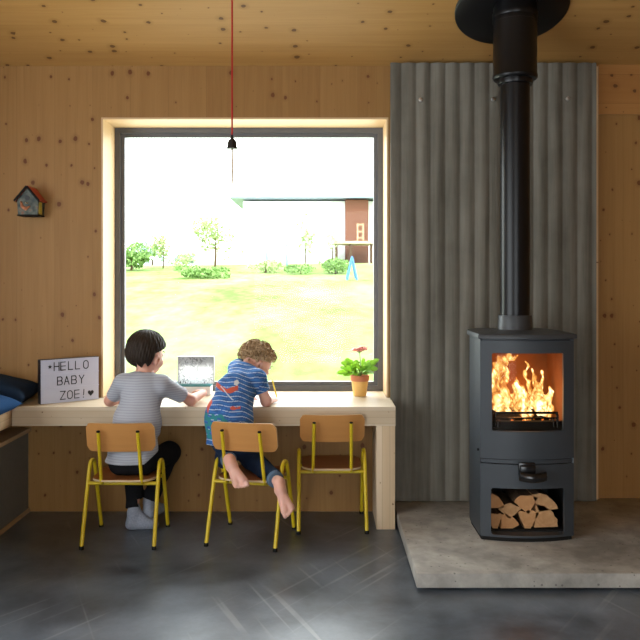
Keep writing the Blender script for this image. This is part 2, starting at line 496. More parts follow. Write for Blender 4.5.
def struct(o): o['kind'] = 'structure'; return o

L = .010
m = MB()
m.box(XL-.1, OX0-L, YW, YW+.32, -.1, 2.6); m.box(OX1+L, XR+.1, YW, YW+.32, -.1, 2.6)
m.box(OX0-L, OX1+L, YW, YW+.32, OZ1+L, 2.6); m.box(OX0-L, OX1+L, YW, YW+.32, -.1, OZ0-.001)
struct(m.build('wall_back', M['wall']))
m = MB(); m.box(1.54, XR, YW-.012, YW, 2.20, 2.475)
struct(m.build('trim_2', M['header']))
m = MB(); m.box(1.512, 1.532, YW-.03, YW, .05, 2.46)
struct(m.build('trim_3', M['lining']))
# lining boards around the opening
m = MB(); b = .003
m.box(OX0-L, OX0, YW-b, YW+.262, OZ0+.097, OZ1+L); m.box(OX1, OX1+L, YW-b, YW+.262, OZ0+.097, OZ1+L)
m.box(OX0, OX1, YW-b, YW+.262, OZ1, OZ1+L)
struct(m.build('trim_1', M['lining']))

m = MB(); m.box(XL-.1, XR+.1, YB-.1, YW+.3, -.12, 0)
struct(m.build('floor', M['floor']))
m = MB()
def slab(y0, y1):
    z0, z1 = ceil_z(y0), ceil_z(y1)
    vs = [m.bm.verts.new(p) for p in ((XL-.1, y0, z0), (XR+.1, y0, z0), (XR+.1, y1, z1), (XL-.1, y1, z1), (XL-.1, y0, z0+.15), (XR+.1, y0, z0+.15), (XR+.1, y1, z1+.15), (XL-.1, y1, z1+.15))]
    for f in ((0, 1, 2, 3), (7, 6, 5, 4), (0, 4, 5, 1), (1, 5, 6, 2), (2, 6, 7, 3), (3, 7, 4, 0)): m.bm.faces.new([vs[i] for i in f])
slab(.5, YW+.32); slab(YB-.1, .5)
struct(m.build('ceiling', M['ceiling'], smooth=None))
# left wall with a tall unglazed opening for fill light, right wall, rear wall with a wide opening (all behind or beside the view)
m = MB()
m.box(XL-.15, XL, 2.9, YW, -.1, 4.2); m.box(XL-.15, XL, YB, -.6, -.1, 4.2); m.box(XL-.15, XL, -.6, 2.9, 2.35, 4.2)
struct(m.build('wall_left', M['wall_side']))
m = MB(); m.box(XR, XR+.15, YB, YW, -.1, 4.2)
struct(m.build('wall_right', M['wall_side']))
m = MB()
m.box(XL, -1.0, YB-.15, YB, -.1, 4.2); m.box(1.2, XR, YB-.15, YB, -.1, 4.2); m.box(-1.0, 1.2, YB-.15, YB, 2.3, 4.2)
struct(m.build('wall_rear', M['wall']))

# big window
win = thing('window_1', None, None, (-.41, YW+.28, OZ0+.1), kind='structure')
fy0, fy1 = YW+.252, YW+.30
fz0 = .632
m = MB(); t1 = .030
m.box(OX0, OX0+t1, fy0, fy1+.02, fz0, OZ1); m.box(OX1-t1, OX1, fy0, fy1+.02, fz0, OZ1)
m.box(OX0+t1, OX1-t1, fy0, fy1+.02, OZ1-t1, OZ1); m.box(OX0+t1, OX1-t1, fy0, fy1+.02, fz0, fz0+t1)
m.build('window_frame', M['frame'], win)
m = MB(); t2 = .023; a0, a1, c0, c1 = OX0+t1, OX1-t1, fz0+t1, OZ1-t1
m.box(a0, a0+t2, fy0+.02, fy1, c0, c1); m.box(a1-t2, a1, fy0+.02, fy1, c0, c1)
m.box(a0+t2, a1-t2, fy0+.02, fy1, c1-t2, c1); m.box(a0+t2, a1-t2, fy0+.02, fy1, c0, c0+t2)
m.build('sash', M['frame'], win)
m = MB(); m.box(a0+t2-.004, a1-t2+.004, fy0+.032, fy0+.038, c0+t2-.004, c1-t2+.004)
m.build('window_pane', M['glass'], win)

# desk running into the window recess
desk = thing('desk', 'long pale wooden desk built under the big window', 'desk', (-.6, 4.3, 0))
DZ0, DZ1 = .535, .632
m = MB()
m.prism([(-1.583, 4.111), (.388, 4.111), (.388, YW-.008), (OX1-.001, YW-.008), (OX1-.001, fy0), (OX0+.001, fy0), (OX0+.001, YW-.008), (-1.583, YW-.008)], DZ0, DZ1)
m.build('desktop', M['desk'], desk, smooth=None)
m = MB(); m.box(.291, .387, 4.118, YW-.002, 0, DZ0, .002)
m.build('support_panel', M['support'], desk)

# bench on the left
bench = thing('bench', 'built-in wooden bench with grey front panel beside the desk', 'bench', (-1.95, 3.6, 0))
m = MB(); m.box(XL+.002, -1.586, 2.7, YW-.002, DZ0, DZ1-.004, .002); m.build('seat_board', M['bench_wood'], bench)
m = MB(); m.box(XL+.002, -1.60, 2.7, YW-.002, .446, .466); m.build('shelf_board', M['bench_wood'], bench)
m = MB(); m.box(-1.64, -1.616, 2.7, YW-.002, .02, .446); m.box(XL+.002, -1.64, 2.7, 2.72, .02, .446); m.build('front_panel', M['grey_panel'], bench)
m = MB(); m.box(-1.65, -1.606, 2.7, YW-.002, 0, .02); m.build('skirting', M['bench_wood'], bench)
m = MB(); m.box(-1.95, -1.92, 2.7, YW-.002, .466, DZ0); m.build('spacer', M['bench_wood'], bench)

def cushion(name, c, size, rot, mat, label):
    def fn(u, v):
        return None
    m = MB(); n = 22
    R = Matrix.Translation(c) @ Matrix.Rotation(rot[2], 4, 'Z') @ Matrix.Rotation(rot[1], 4, 'Y') @ Matrix.Rotation(rot[0], 4, 'X')
    vs = {}
    for sgn in (1, -1):
        for i in range(n+1):
            for j in range(n+1):
                x, y = 2*i/n-1, 2*j/n-1
                e = (1-abs(x)**2.6)*(1-abs(y)**2.6)
                z = sgn*size[2]/2*max(e, 0)**.42
                z += .006*math.sin(6*x+2*y)*e
                pin = 1-.07*(1-abs(x)**2)*abs(y)**3; pin2 = 1-.07*(1-abs(y)**2)*abs(x)**3
                if i in (0, n) or j in (0, n):
                    if sgn == -1: vs[(sgn, i, j)] = vs[(1, i, j)]; continue
                    z = 0
                vs[(sgn, i, j)] = m.bm.verts.new(R @ Vector((x*size[0]/2*pin2, y*size[1]/2*pin, z)))
    for sgn in (1, -1):
        for i in range(n):
            for j in range(n):
                q = [vs[(sgn, i, j)], vs[(sgn, i+1, j)], vs[(sgn, i+1, j+1)], vs[(sgn, i, j+1)]]
                m.bm.faces.new(q if sgn == 1 else q[::-1])
    return single(m.build(name, mat, base=c, smooth=180), label, 'cushion')
cushion('cushion', V(-1.768, 4.235, .706), (.50, .36, .145), (.04, .10, .06), M['navy_dark'], 'dark navy cushion lying behind the brighter blue one by the lightbox')
cushion('cushion', V(-1.74, 3.84, .692), (.47, .38, .125), (-.02, .10, -.1), M['navy'], 'brighter blue cushion at the left edge, in front of the darker one')

# ------------------------------------------------------------------ hearth slab and corrugated panel
HT = .075
m = MB(); m.box(.40, 3.3, 3.306, YW-.002, .014, HT, .003)
hs = m.build('hearth_slab', M['hearth'], base=(1.8, 3.9, 0))
# recessed plinth that carries the slab
single(hs, 'raised grey concrete hearth slab under the stove', 'hearth')
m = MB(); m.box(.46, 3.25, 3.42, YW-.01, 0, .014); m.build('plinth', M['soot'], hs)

PX0, PX1 = .384, 1.506
m = MB(); nw = 280; per = (PX1-PX0)/14
fr_, bk_ = [], []
for i in range(nw+1):
    x = PX0+(PX1-PX0)*i/nw
    ph = ((x-PX0)/per+.25) % 1
    w_ = .5-.5*math.cos(2*PI*ph); w_ = w_**.55
    y = 4.369-.014*w_
    fr_.append((x, y)); bk_.append((x, y+.012))
m.prism(fr_+bk_[::-1], HT+.004, 2.468)
panel = m.build('corrugated_panel', M['corr'], base=(.945, 4.38, HT), smooth=50)
single(panel, 'grey corrugated cement sheet standing on the wall behind the stove', 'wall panel')
for px, py in ((420.5, 99.5), (493.5, 99), (568, 98.5)):
    p = W(px, py, 4.345)
    m = MB(); R = Matrix.Translation(p) @ Matrix.Rotation(PI/2, 4, 'X')
    m.lathe([(.011, -.012), (.011, .001), (.009, .003), (0, .004)], 20, R)
    m.lathe([(.005, .003), (.005, .007), (.003, .009), (0, .009)], 6, R)
    m.build('screw', M['screw'], panel)
m = MB()
m.box(PX0+.03, PX1-.03, 4.386, YW-.002, 2.22, 2.26); m.build('batten', M['support'], panel)
m = MB(); m.box(PX0+.03, PX1-.03, 4.386, YW-.002, .3, .34); m.build('batten', M['support'], panel)

# ------------------------------------------------------------------ stove
SX = .965; HW = .218; YC = 3.729; BOW = .040
def fy(x):   # bowed front line
    u = (x-SX)/HW
    return YC-BOW*(1-min(1, u*u))
def outline(off=0., n=16, back=4.14):
    pts = []
    h = HW+off
    for i in range(n+1):
        u = -1+2*i/n
        pts.append((SX+u*h, YC-off-BOW*(1-u*u)))
    pts.append((SX+h+.002, 3.97))
    for i in range(1, 7):
        a = i/6*PI/2
        pts.append((SX+h-.09+.09*math.cos(a), 3.97+(back+off-3.97)*math.sin(a)))
    pts += [(2*SX-x, y) for x, y in pts[:n:-1]]
    return pts
def curved_panel(m, x0, x1, z0, z1, th, hole=None, yoff=0, nx=40, nz=40, rad=.012):
    "bowed front plate with a rounded rectangular opening"
    xs = sorted(set([x0+(x1-x0)*i/nx for i in range(nx+1)]+([hole[0], hole[1]] if hole else [])))
    if not hole:
        cols = [(a, b, [(z0, z1)]) for a, b in zip(xs, xs[1:])]
    bm = m.bm
    def hz(x):
        if not hole or x <= hole[0]+1e-6 or x >= hole[1]-1e-6: return None
        d = min(x-hole[0], hole[1]-x); c = 0
        if d < rad: c = rad-math.sqrt(max(0, rad*rad-(rad-d)**2))
        return hole[2]+c, hole[3]-c
    if hole:
        ex = []
        for k in range(1, 6): ex += [hole[0]+rad*k/5*.999, hole[1]-rad*k/5*.999]
        xs = sorted(set(xs+ex))
    zm = (hole[2]+hole[3])/2 if hole else None
    def quad(P): bm.faces.new([bm.verts.new(p) for p in P])
    def block(xa, xb, za0, za1, zb0, zb1):
        ya, yb = fy(xa)+yoff, fy(xb)+yoff
        quad([(xa, ya, za0), (xb, yb, zb0), (xb, yb, zb1), (xa, ya, za1)])
        quad([(xa, ya+th, za1), (xb, yb+th, zb1), (xb, yb+th, zb0), (xa, ya+th, za0)])
        quad([(xa, ya, za1), (xb, yb, zb1), (xb, yb+th, zb1), (xa, ya+th, za1)])
        quad([(xa, ya+th, za0), (xb, yb+th, zb0), (xb, yb, zb0), (xa, ya, za0)])
    for a, b in zip(xs, xs[1:]):
        if hole and a >= hole[0]-1e-6 and b <= hole[1]+1e-6:
            ha = hz(a) or ((hole[2]+rad, hole[3]-rad)); hb = hz(b) or ((hole[2]+rad, hole[3]-rad))
            block(a, b, z0, ha[0], z0, hb[0]); block(a, b, ha[1], z1, hb[1], z1)
        else: block(a, b, z0, z1, z0, z1)
    for x in (x0, x1):
        y = fy(x)+yoff; quad([(x, y, z0), (x, y+th, z0), (x, y+th, z1), (x, y, z1)])
    if hole:
        for x in hole[:2]:
            y = fy(x)+yoff; quad([(x, y, hole[2]+rad), (x, y+th, hole[2]+rad), (x, y+th, hole[3]-rad), (x, y, hole[3]-rad)])
    bmesh.ops.remove_doubles(bm, verts=bm.verts, dist=1e-5)

stove = thing('wood_stove', 'charcoal wood burning stove with lit fire and log store', 'stove', (SX, 3.9, HT))
# body: thin wall following the sides and back, plus floor, middle deck and roof
m = MB(); o_ = outline(); ci = (SX, 3.93)
side = o_[16:] + [o_[0]]
def inner(p, d=.014):
    v = Vector((p[0]-ci[0], p[1]-ci[1])); v = v*(1-d/v.length); return (ci[0]+v.x, ci[1]+v.y)
m.prism(side+[inner(p) for p in side[::-1]], HT+.02, 1.012)
deck = [inner(p, .016) for p in o_]
m.prism(deck, .436, .452); m.prism(deck, .998, 1.010); m.prism(deck, HT+.02, HT+.03)
m.build('body', M['stove'], stove, smooth=30)
m = MB(); m.prism([(SX+(x-SX)*.985, y+.004) for x, y in outline(-.004)], HT, HT+.02); m.build('base', M['soot'], stove, smooth=30)
m = MB(); ot = outline(.012)
rings = []
for sc_, z in ((.985, 1.012), (1.0, 1.015), (1.0, 1.028), (.985, 1.035), (.8, 1.040), (.45, 1.043)):
    rings.append([m.bm.verts.new((SX+(x-SX)*sc_, 3.93+(y-3.93)*sc_, z)) for x, y in ot])
for A, B in zip(rings, rings[1:]):
    for i in range(len(A)): m.bm.faces.new((A[i], A[(i+1) % len(A)], B[(i+1) % len(A)], B[i]))
m.bm.faces.new(rings[0][::-1]); m.bm.faces.new(rings[-1])
m.build('top_plate', M['stove_top'], stove, smooth=40)
# door with window
m = MB(); curved_panel(m, SX-HW+.001, SX+HW-.001, .457, 1.004, .022, (.798, 1.130, .586, .947), rad=.008)
door = m.build('fire_door', M['stove'], stove, smooth=40)
m = MB(); curved_panel(m, .794, 1.134, .580, .952, .003, None, yoff=.015)
m.build('door_glass', M['stove_glass'], door, smooth=60)
m = MB(); curved_panel(m, SX-HW+.001, SX+HW-.001, .4365, .4535, .02, None, yoff=.006)
m.build('air_slot', M['stove'], stove, smooth=40)
m = MB(); curved_panel(m, SX-HW+.001, SX+HW-.001, HT+.02, .433, .022, (.794, 1.135, .105, .322), rad=.012)
m.build('log_store_front', M['stove'], stove, smooth=40)
# handle
m = MB(); m.box(.914, .990, fy(.955)-.012, fy(.955)+.004, .385, .446, .004); m.build('handle_plate', M['black'], stove)
m = MB()
m.box(.918, .988, fy(.955)-.030, fy(.955)-.008, .398, .436, .006)
m.grid(lambda u, v: V(.914+.122*v, fy(.975)-.026-.016*math.sin(PI*v)-.014*math.cos(2*PI*u), .388+.022*math.sin(2*PI*u)-.006*math.sin(PI*v)), 16, 12)
hd = m.build('door_handle', M['black'], stove, smooth=60)
# little side catch
m = MB(); m.lathe([(.006, 0), (.006, .008), (0, .008)], 12, Matrix.Translation((SX-HW, 3.76, .49)) @ Matrix.Rotation(-PI/2, 4, 'Y')); m.build('hinge_pin', M['black'], stove)
# firebox lining: bricks on back, sides; grate floor
fb = MB()
fb.box(.785, 1.145, 4.02, 4.05, .50, .985); fb.box(.765, .787, 3.76, 4.05, .50, .985); fb.box(1.140, 1.163, 3.76, 4.05, .50, .985)
fb.box(.785, 1.145, 3.78, 4.05, .970, .990)
fb.build('firebox_lining', M['firebrick'], stove)
fb = MB(); fb.box(.765, 1.163, 3.76, 4.05, .56, .60); fb.box(.77, 1.16, 3.74, 3.765, .56, .625); fb.build('grate', M['soot'], stove)
# log guard
m = MB(); gy = 3.728
m.tube(smooth_path([(.816, gy+.01, .600), (.816, gy+.005, .650), (.826, gy, .664), (.84, gy, .667), (1.085, gy, .667), (1.10, gy, .664), (1.108, gy+.005, .650), (1.108, gy+.01, .600)], 5), .0062, 10)
m.tube([(.816, gy+.003, .642), (1.108, gy+.003, .642)], .0045, 8)
m.tube([(.83, gy+.003, .60), (.83, gy+.003, .645)], .003, 8); m.tube([(1.09, gy+.003, .60), (1.09, gy+.003, .645)], .003, 8)
m.build('log_guard', M['black'], stove, smooth=60)
# log store lining
m = MB(); m.box(.775, 1.155, 4.05, 4.06, HT+.03, .434); m.box(.768, .776, 3.76, 4.06, HT+.03, .434); m.box(1.154, 1.162, 3.76, 4.06, HT+.03, .434)
m.box(.776, 1.154, 3.76, 4.05, .1, .112)
m.build('log_store_lining', M['soot'], stove)
m = MB(); m.lathe([(.074, 1.040), (.086, 1.040), (.084, 1.05), (.082, 1.108), (.080, 1.112), (.074, 1.112)], 40, Matrix.Translation((.963, 3.95, 0)))
m.build('flue_collar', M['stove_top'], stove, smooth=40)

# flue pipe
flue = thing('flue_pipe', 'glossy black flue pipe rising from the stove into the ceiling', 'flue', (.963, 3.95, 1.05))
TF = Matrix.Translation((.963, 3.95, 0))
m = MB(); m.lathe([(.0715, 1.045), (.0715, 2.27)], 48, TF); m.build('lower_pipe', M['pipe'], flue, smooth=40)
m = MB(); m.lathe([(.0715, 2.247), (.084, 2.249), (.086, 2.255), (.086, 2.272), (.104, 2.274), (.110, 2.282), (.110, 2.292), (.106, 2.298), (.1065, 2.56)], 48, TF); m.build('insulated_sleeve', M['pipe'], flue, smooth=40)
m = MB(); m.lathe([(.107, 2.575), (.110, 2.58), (.110, 2.60), (.107, 2.605), (.107, 2.80), (0, 2.80)], 48, TF); m.lathe([(.1085, 2.555), (.1085, 2.577), (.1065, 2.58)], 48, TF); m.build('joint_ring', M['pipe'], flue, smooth=40)
CT = Matrix.Translation((.952, 3.975, ceil_z(3.975)-.001)) @ Matrix.Rotation(-TH, 4, 'X')
m = MB(); m.lathe([(.280, 0), (.280, -.010), (.274, -.014), (.12, -.016)], 64, CT); m.build('ceiling_plate', M['pipe'], flue, smooth=40)

# fire: logs and flames
def split_log(c, r, a0, a1, L_, axis='Y', name='firewood_log', label='', group=None, seed=0, burnt=False):
    "wedge of a log: end face towards the room"
    rnd = random.Random(seed); n = 9
    prof = [V(0, 0, 0)]
    for i in range(n+1):
        a = math.radians(a0+(a1-a0)*i/n); q = r*(1+.05*rnd.uniform(-1, 1))
        prof.append(V(q*math.cos(a), 0, q*math.sin(a)))
    cen = sum(prof, V(0, 0, 0))/len(prof)
    m = MB(); rings = []
    for t in (0, .04, .3, .6, .96, 1):
        k = .97 if t in (0, 1) else 1
        ring = []
        for j, p in enumerate(prof):
            q = (p-cen)*k*(1+.02*rnd.uniform(-1, 1))
            q.y = (t-.5)*L_
            if axis == 'X': q = V(q.y, q.x, q.z)
            ring.append(m.bm.verts.new(c+q))
        rings.append(ring)
    K = len(prof)
    for A, B in zip(rings, rings[1:]):
        for i in range(K):
            f = m.bm.faces.new((A[i], A[(i+1) % K], B[(i+1) % K], B[i]))
            f.material_index = 1 if 1 <= i < K-1 else 0
    m.bm.faces.new(rings[0][::-1]); m.bm.faces.new(rings[-1])
    mats = [M['soot'], M['soot']] if burnt else [M['split'], M['bark']]
    o = m.build(name, mats, base=c, smooth=25)
    return single(o, label, 'log', group)
# positions taken from the stack; ends face the room
lg = [
 # px, py, r, a0, a1, label
 (495.5, 500.0, .066, 0, 118, 'split log with bark, topmost at the left end of the stack in the stove'),
 (495.8, 517.0, .096, 70, 112, 'narrow split log standing in the lower left corner of the log stack'),
 (510.5, 508.0, .070, 40, 140, 'small pale split log second from left in the stack, bark on top'),
 (511.0, 520.5, .098, 28, 88, 'low pale wedge log at the bottom of the stack, second from left'),
 (526.5, 499.5, .090, 60, 140, 'tall pale split log at the top middle of the stack'),
 (529.5, 514.5, .108, 60, 112, 'orange brown split log at the bottom middle of the stack'),
 (547.0, 500.5, .084, 10, 112, 'pale split log at the top right of the stack'),
 (549.5, 515.5, .112, 2, 84, 'large quarter log with knot at the bottom right of the stack'),
]
for i, (px, py, r, a0, a1, lab) in enumerate(lg):
    r *= 1.05
    split_log(W(px, py, 3.765)+V(0, .125, 0), r, a0, a1, .22, label=lab, seed=i, group='logs in the log store')

def flame_mat():
    t = NT('flame'); o = t.obj()
    sp = t.node('ShaderNodeSeparateXYZ', {'Vector': o})
    n = t.noise(t.scale(o, 30, 30, 12), 1, 4, .6, 1.)
    h = t.math('SUBTRACT', sp.outputs[2], 0.0)
    lw = t.node('ShaderNodeLayerWeight', {'Blend': .5}).outputs['Facing']
    f = t.math('ADD', t.math('MULTIPLY', n, 1.25), t.math('MULTIPLY', h, -.55))
    f = t.math('SUBTRACT', f, t.math('MULTIPLY', lw, .45))
    col = t.ramp(f, [(.0, (.9, .12, .01)), (.25, (1, .28, .03)), (.5, (1, .55, .15)), (.7, (1, .85, .5))])
    st = t.ramp(f, [(0., .12), (.3, .28), (.6, .75), (.8, 1.)])
    em = t.node('ShaderNodeEmission', {'Color': col, 'Strength': t.math('MULTIPLY', st, 3.2)})
    tr = t.node('ShaderNodeBsdfTransparent')
    al = t.math('MULTIPLY', t.math('SUBTRACT', 1.05, lw), t.ramp(t.math('ADD', n, t.math('MULTIPLY', h, -.4)), [(.22, .1), (.5, 1.)]), clamp=True)
    mx = t.node('ShaderNodeMixShader', {0: al, 1: tr.outputs[0], 2: em.outputs[0]})
    t.l.new(mx.outputs[0], t.out.inputs[0]); return t.m
M['flame'] = flame_mat()
def ember_mat():
    t = NT('embers'); n = t.noise(t.obj(), 45, 3)
    c = t.ramp(n, [(.45, (.02, .01, .006)), (.6, (1, .2, .02)), (.75, (1, .7, .2))])
    e = t.ramp(n, [(.48, 0.), (.7, 1.)])
    t.set(Base_Color=(.02, .015, .012), Roughness=.9, Emission_Color=c, Emission_Strength=t.math('MULTIPLY', e, 2.5)); return t.m
M['ember'] = ember_mat()
def tongue(pts, r0, rs=None):
    pts = smooth_path(pts, 5); n = len(pts); out = []
    for i in range(n-1):
        f0 = r0*(1-i/(n-1))**.8*(1+.3*math.sin(i*1.7)); f1 = r0*(1-(i+1)/(n-1))**.8*(1+.3*math.sin((i+1)*1.7))
        out.append(cap(pts[i], pts[i+1], max(f0, .0022), max(f1, .0016)))
    return out
fl = []
def F_(*p): return [W(a, b, c) for a, b, c in p]
Yf = 3.88
for pts, r in (
    (F_((500, 414, Yf), (497, 398, Yf), (495, 382, Yf-.03), (500, 368, Yf-.02), (498, 356, Yf)), .034),
    (F_((496, 380, Yf-.02), (500, 366, Yf-.03), (506, 358, Yf-.02), (513, 358, Yf-.01), (517, 355, Yf)), .034),
    (F_((506, 414, Yf), (507, 400, Yf), (503, 386, Yf), (507, 374, Yf), (505, 366, Yf)), .030),
    (F_((513, 414, Yf), (512, 402, Yf), (515, 392, Yf), (512, 384, Yf)), .018),
    (F_((524, 416, Yf-.01), (521, 404, Yf-.02), (522, 392, Yf-.02), (517, 385, Yf-.02), (516, 376, Yf)), .038),
    (F_((527, 414, Yf), (529, 400, Yf), (530, 388, Yf), (525, 374, Yf), (528, 366, Yf), (524, 360, Yf)), .015),
    (F_((531, 412, Yf+.02), (532, 398, Yf+.02), (535, 388, Yf+.02), (533, 380, Yf+.02)), .014),
    (F_((541, 414, Yf), (537, 402, Yf), (539, 390, Yf), (535, 379, Yf), (532, 369, Yf)), .026),
    (F_((546, 414, Yf), (544, 402, Yf), (550, 396, Yf), (549, 386, Yf)), .028),
    (F_((542, 400, Yf+.03), (541, 386, Yf+.03), (543, 376, Yf+.03), (541, 370, Yf+.03)), .008),
    (F_((553, 410, Yf), (550, 400, Yf), (553, 392, Yf)), .010)):
    fl += tongue(pts, r)
fire = sdf('flames', fl, h=.0035, k=.009, mat=M['flame'], base=(SX, 3.88, .62), pad=.012,
    mod=lambda F, X, Y, Z: F+.0042*np.sin(X*110+np.sin(Z*50)*2)*np.sin(Z*60+Y*60)+.001*np.sin(X*320+Z*210))
single(fire, 'bright orange flames burning behind the stove glass', 'fire')
for i, (x, y, z, r, a0, a1, lab) in enumerate(((.905, 3.87, .650, .055, 20, 200, 'charred log lying left in the fire'), (1.02, 3.90, .648, .050, -10, 190, 'charred log lying right in the fire'))):
    split_log(V(x, y, z-.012), r, a0, a1, .17, axis='X', label=lab, seed=20+i, burnt=True)
m = MB()
for i in range(60): m.ico((random.uniform(.81, 1.11), random.uniform(3.80, 3.98), .603+random.uniform(0, .018)), random.uniform(.006, .013), 1)
single(m.build('embers', M['ember'], base=(SX, 3.88, .6), smooth=None), 'glowing embers spread on the grate under the flames', 'embers', kind='stuff')

# ------------------------------------------------------------------ pendant lamp
pd = thing('pendant_lamp', 'red corded pendant with black holder and clear tube bulb', 'lamp', (-.429, 3.9, ceil_z(3.9)))
px_, py_ = -.4285, 3.9; TP = Matrix.Translation((px_, py_, 0))
z_s = 1.3+(277-149)/205.13
m = MB(); m.tube([(px_, py_, ceil_z(3.9)), (px_, py_, z_s+.055)], .0042, 8); m.build('cord', M['red_cord'], pd)
m = MB(); m.lathe([(.006, z_s+.068), (.007, z_s+.06), (.009, z_s+.05), (.017, z_s+.043), (.0225, z_s+.03), (.0225, z_s+.012), (.026, z_s+.008), (.026, z_s), (.016, z_s-.002)], 24, TP); m.build('lamp_holder', M['black_plastic'], pd, smooth=50)
M['bulb'] = glassy('bulb_glass', (.985, .965, .92), 0, .4)
m = MB(); m.lathe([(.013, z_s), (.015, z_s-.01), (.015, z_s-.165), (.010, z_s-.178), (.003, z_s-.183), (0, z_s-.184)], 20, TP); bulb = m.build('bulb', M['bulb'], pd, smooth=60)
m = MB(); m.tube([(px_, py_, z_s), (px_+.001, py_, z_s-.1), (px_, py_, z_s-.165)], .0042, 8); m.ico((px_, py_, z_s-.168), .004, 1); m.build('filament', plain('filament', (.40, .26, .12), .5), bulb)

# ------------------------------------------------------------------ birdhouse
bh = thing('birdhouse', 'small painted birdhouse with red roof on the left wall', 'birdhouse', (-1.573, YW-.06, 1.62))
def bp(px, py, Y=4.33): return W(px, py, Y)
s_ = 4.31/800
bw, bx = .052, W(27, 200, 4.32).x
zb, ze, zt = W(0, 215, 4.32).z, W(0, 199, 4.32).z, W(0, 187, 4.32).z
m = MB()
R = Matrix.Translation((bx, 0, 0))
poly = [(-bw, zb), (bw, zb), (bw+.006, ze), (0, zt), (-bw-.006, ze)]
RX = Matrix.Translation((bx, YW-.001, 0)) @ Matrix(((1, 0, 0, 0), (0, 0, -1, 0), (0, 1, 0, 0), (0, 0, 0, 1)))
m.prism(poly, 0, .105, RX)
t = NT('painted_birdhouse'); f = t.noise(t.obj(), 38, 4); g = t.noise(t.obj(), 90, 2)
c = t.ramp(f, [(.3, (.012, .022, .03)), (.45, (.06, .075, .06)), (.62, (.13, .14, .11)), (.75, (.24, .08, .04))])
t.set(Base_Color=c, Roughness=.6); m.build('box', t.m, bh, smooth=None)
m = MB()
ln = math.hypot(bw+.018, zt-ze+.012)
for sg in (1, -1):
    a = math.atan2(zt-ze+.004, bw+.006)
    T = Matrix.Translation((bx, YW-.002, zt+.003)) @ Matrix.Rotation(sg*a, 4, 'Y')
    m.box(0 if sg > 0 else -ln, ln if sg > 0 else 0, -.120, 0, -.002, .006, M=T)
m.build('roof', plain('red_roof_paint', (.42, .06, .03), .5), bh)
m = MB(); m.lathe([(.013, 0), (.013, .0015), (0, .0015)], 20, Matrix.Translation((bx-.001, YW-.106, ze+.006)) @ Matrix.Rotation(PI/2, 4, 'X')); m.build('entrance_hole', M['ink'], bh)
m = MB(); m.tube([(bx, YW-.105, ze-.022), (bx, YW-.135, ze-.022)], .003, 8); m.build('perch', M['ply_edge'], bh)
sd = [cap((bx-.028, YW-.110, ze-.040), (bx-.010, YW-.110, ze-.052), .008, .010), cap((bx-.030, YW-.11, ze-.035), (bx-.034, YW-.11, ze-.018), .006, .006), cap((bx-.006, YW-.11, ze-.05), (bx+.012, YW-.11, ze-.04), .008, .004)]
sdf('painted_bird', sd, h=.002, k=.006, mat=plain('bird_paint', (.45, .18, .09), .6, sc=80, vary=.5), parent=bh, pad=.01)
m = MB(); m.box(bx+bw+.001, bx+bw+.005, YW-.09, YW-.045, zb+.008, ze-.004); m.build('side_panel', plain('yellow_trim', (.50, .42, .08), .6, sc=60, vary=.4), bh)
m = MB(); m.box(bx-bw-.003, bx+bw+.003, YW-.112, YW-.001, zb-.004, zb+.003); m.build('base_board', M['soot'], bh)
m = MB()
for sg in (1, -1):
    a = math.atan2(zt-ze+.004, bw+.006)
    m.box(0 if sg > 0 else -ln, ln if sg > 0 else 0, -.1225, -.1195, -.005, .0065, M=Matrix.Translation((bx, YW-.002, zt+.003)) @ Matrix.Rotation(sg*a, 4, 'Y'))
m.build('roof_edge', M['soot'], bh)

# ------------------------------------------------------------------ lightbox
A_ = W(40.3, 404, 4.18); A_.z = DZ1+.001
Bq = W(99, 398, 4.38); Bq.z = A_.z
ux = (Bq-A_); LW = ux.length; ux.normalize(); uy = Vector((-ux.y, ux.x, 0)); LH = .232
LB = Matrix((( ux.x, uy.x, 0, A_.x), (ux.y, uy.y, 0, A_.y), (0, 0, 1, A_.z), (0, 0, 0, 1)))
lb = thing('lightbox', 'white letter lightbox with black letters standing on the desk', 'lightbox', A_+ux*LW/2)
m = MB(); m.box(0, LW, .002, .042, 0, LH, .003, M=LB); m.build('case', M['black_plastic'], lb)
m = MB()
for k in range(3): m.box(.003, LW-.003, -.001, .006, .003+k*(LH-.006)/3, .001+(k+1)*(LH-.006)/3, M=LB)
m.build('front_panel', M['white_plastic'], lb)
m = MB()
for k in range(4): m.box(.002, LW-.002, -.004, .001, max(0, k*(LH-.006)/3+.001), k*(LH-.006)/3+.005, M=LB)
m.build('letter_rail', M['white_plastic'], lb)
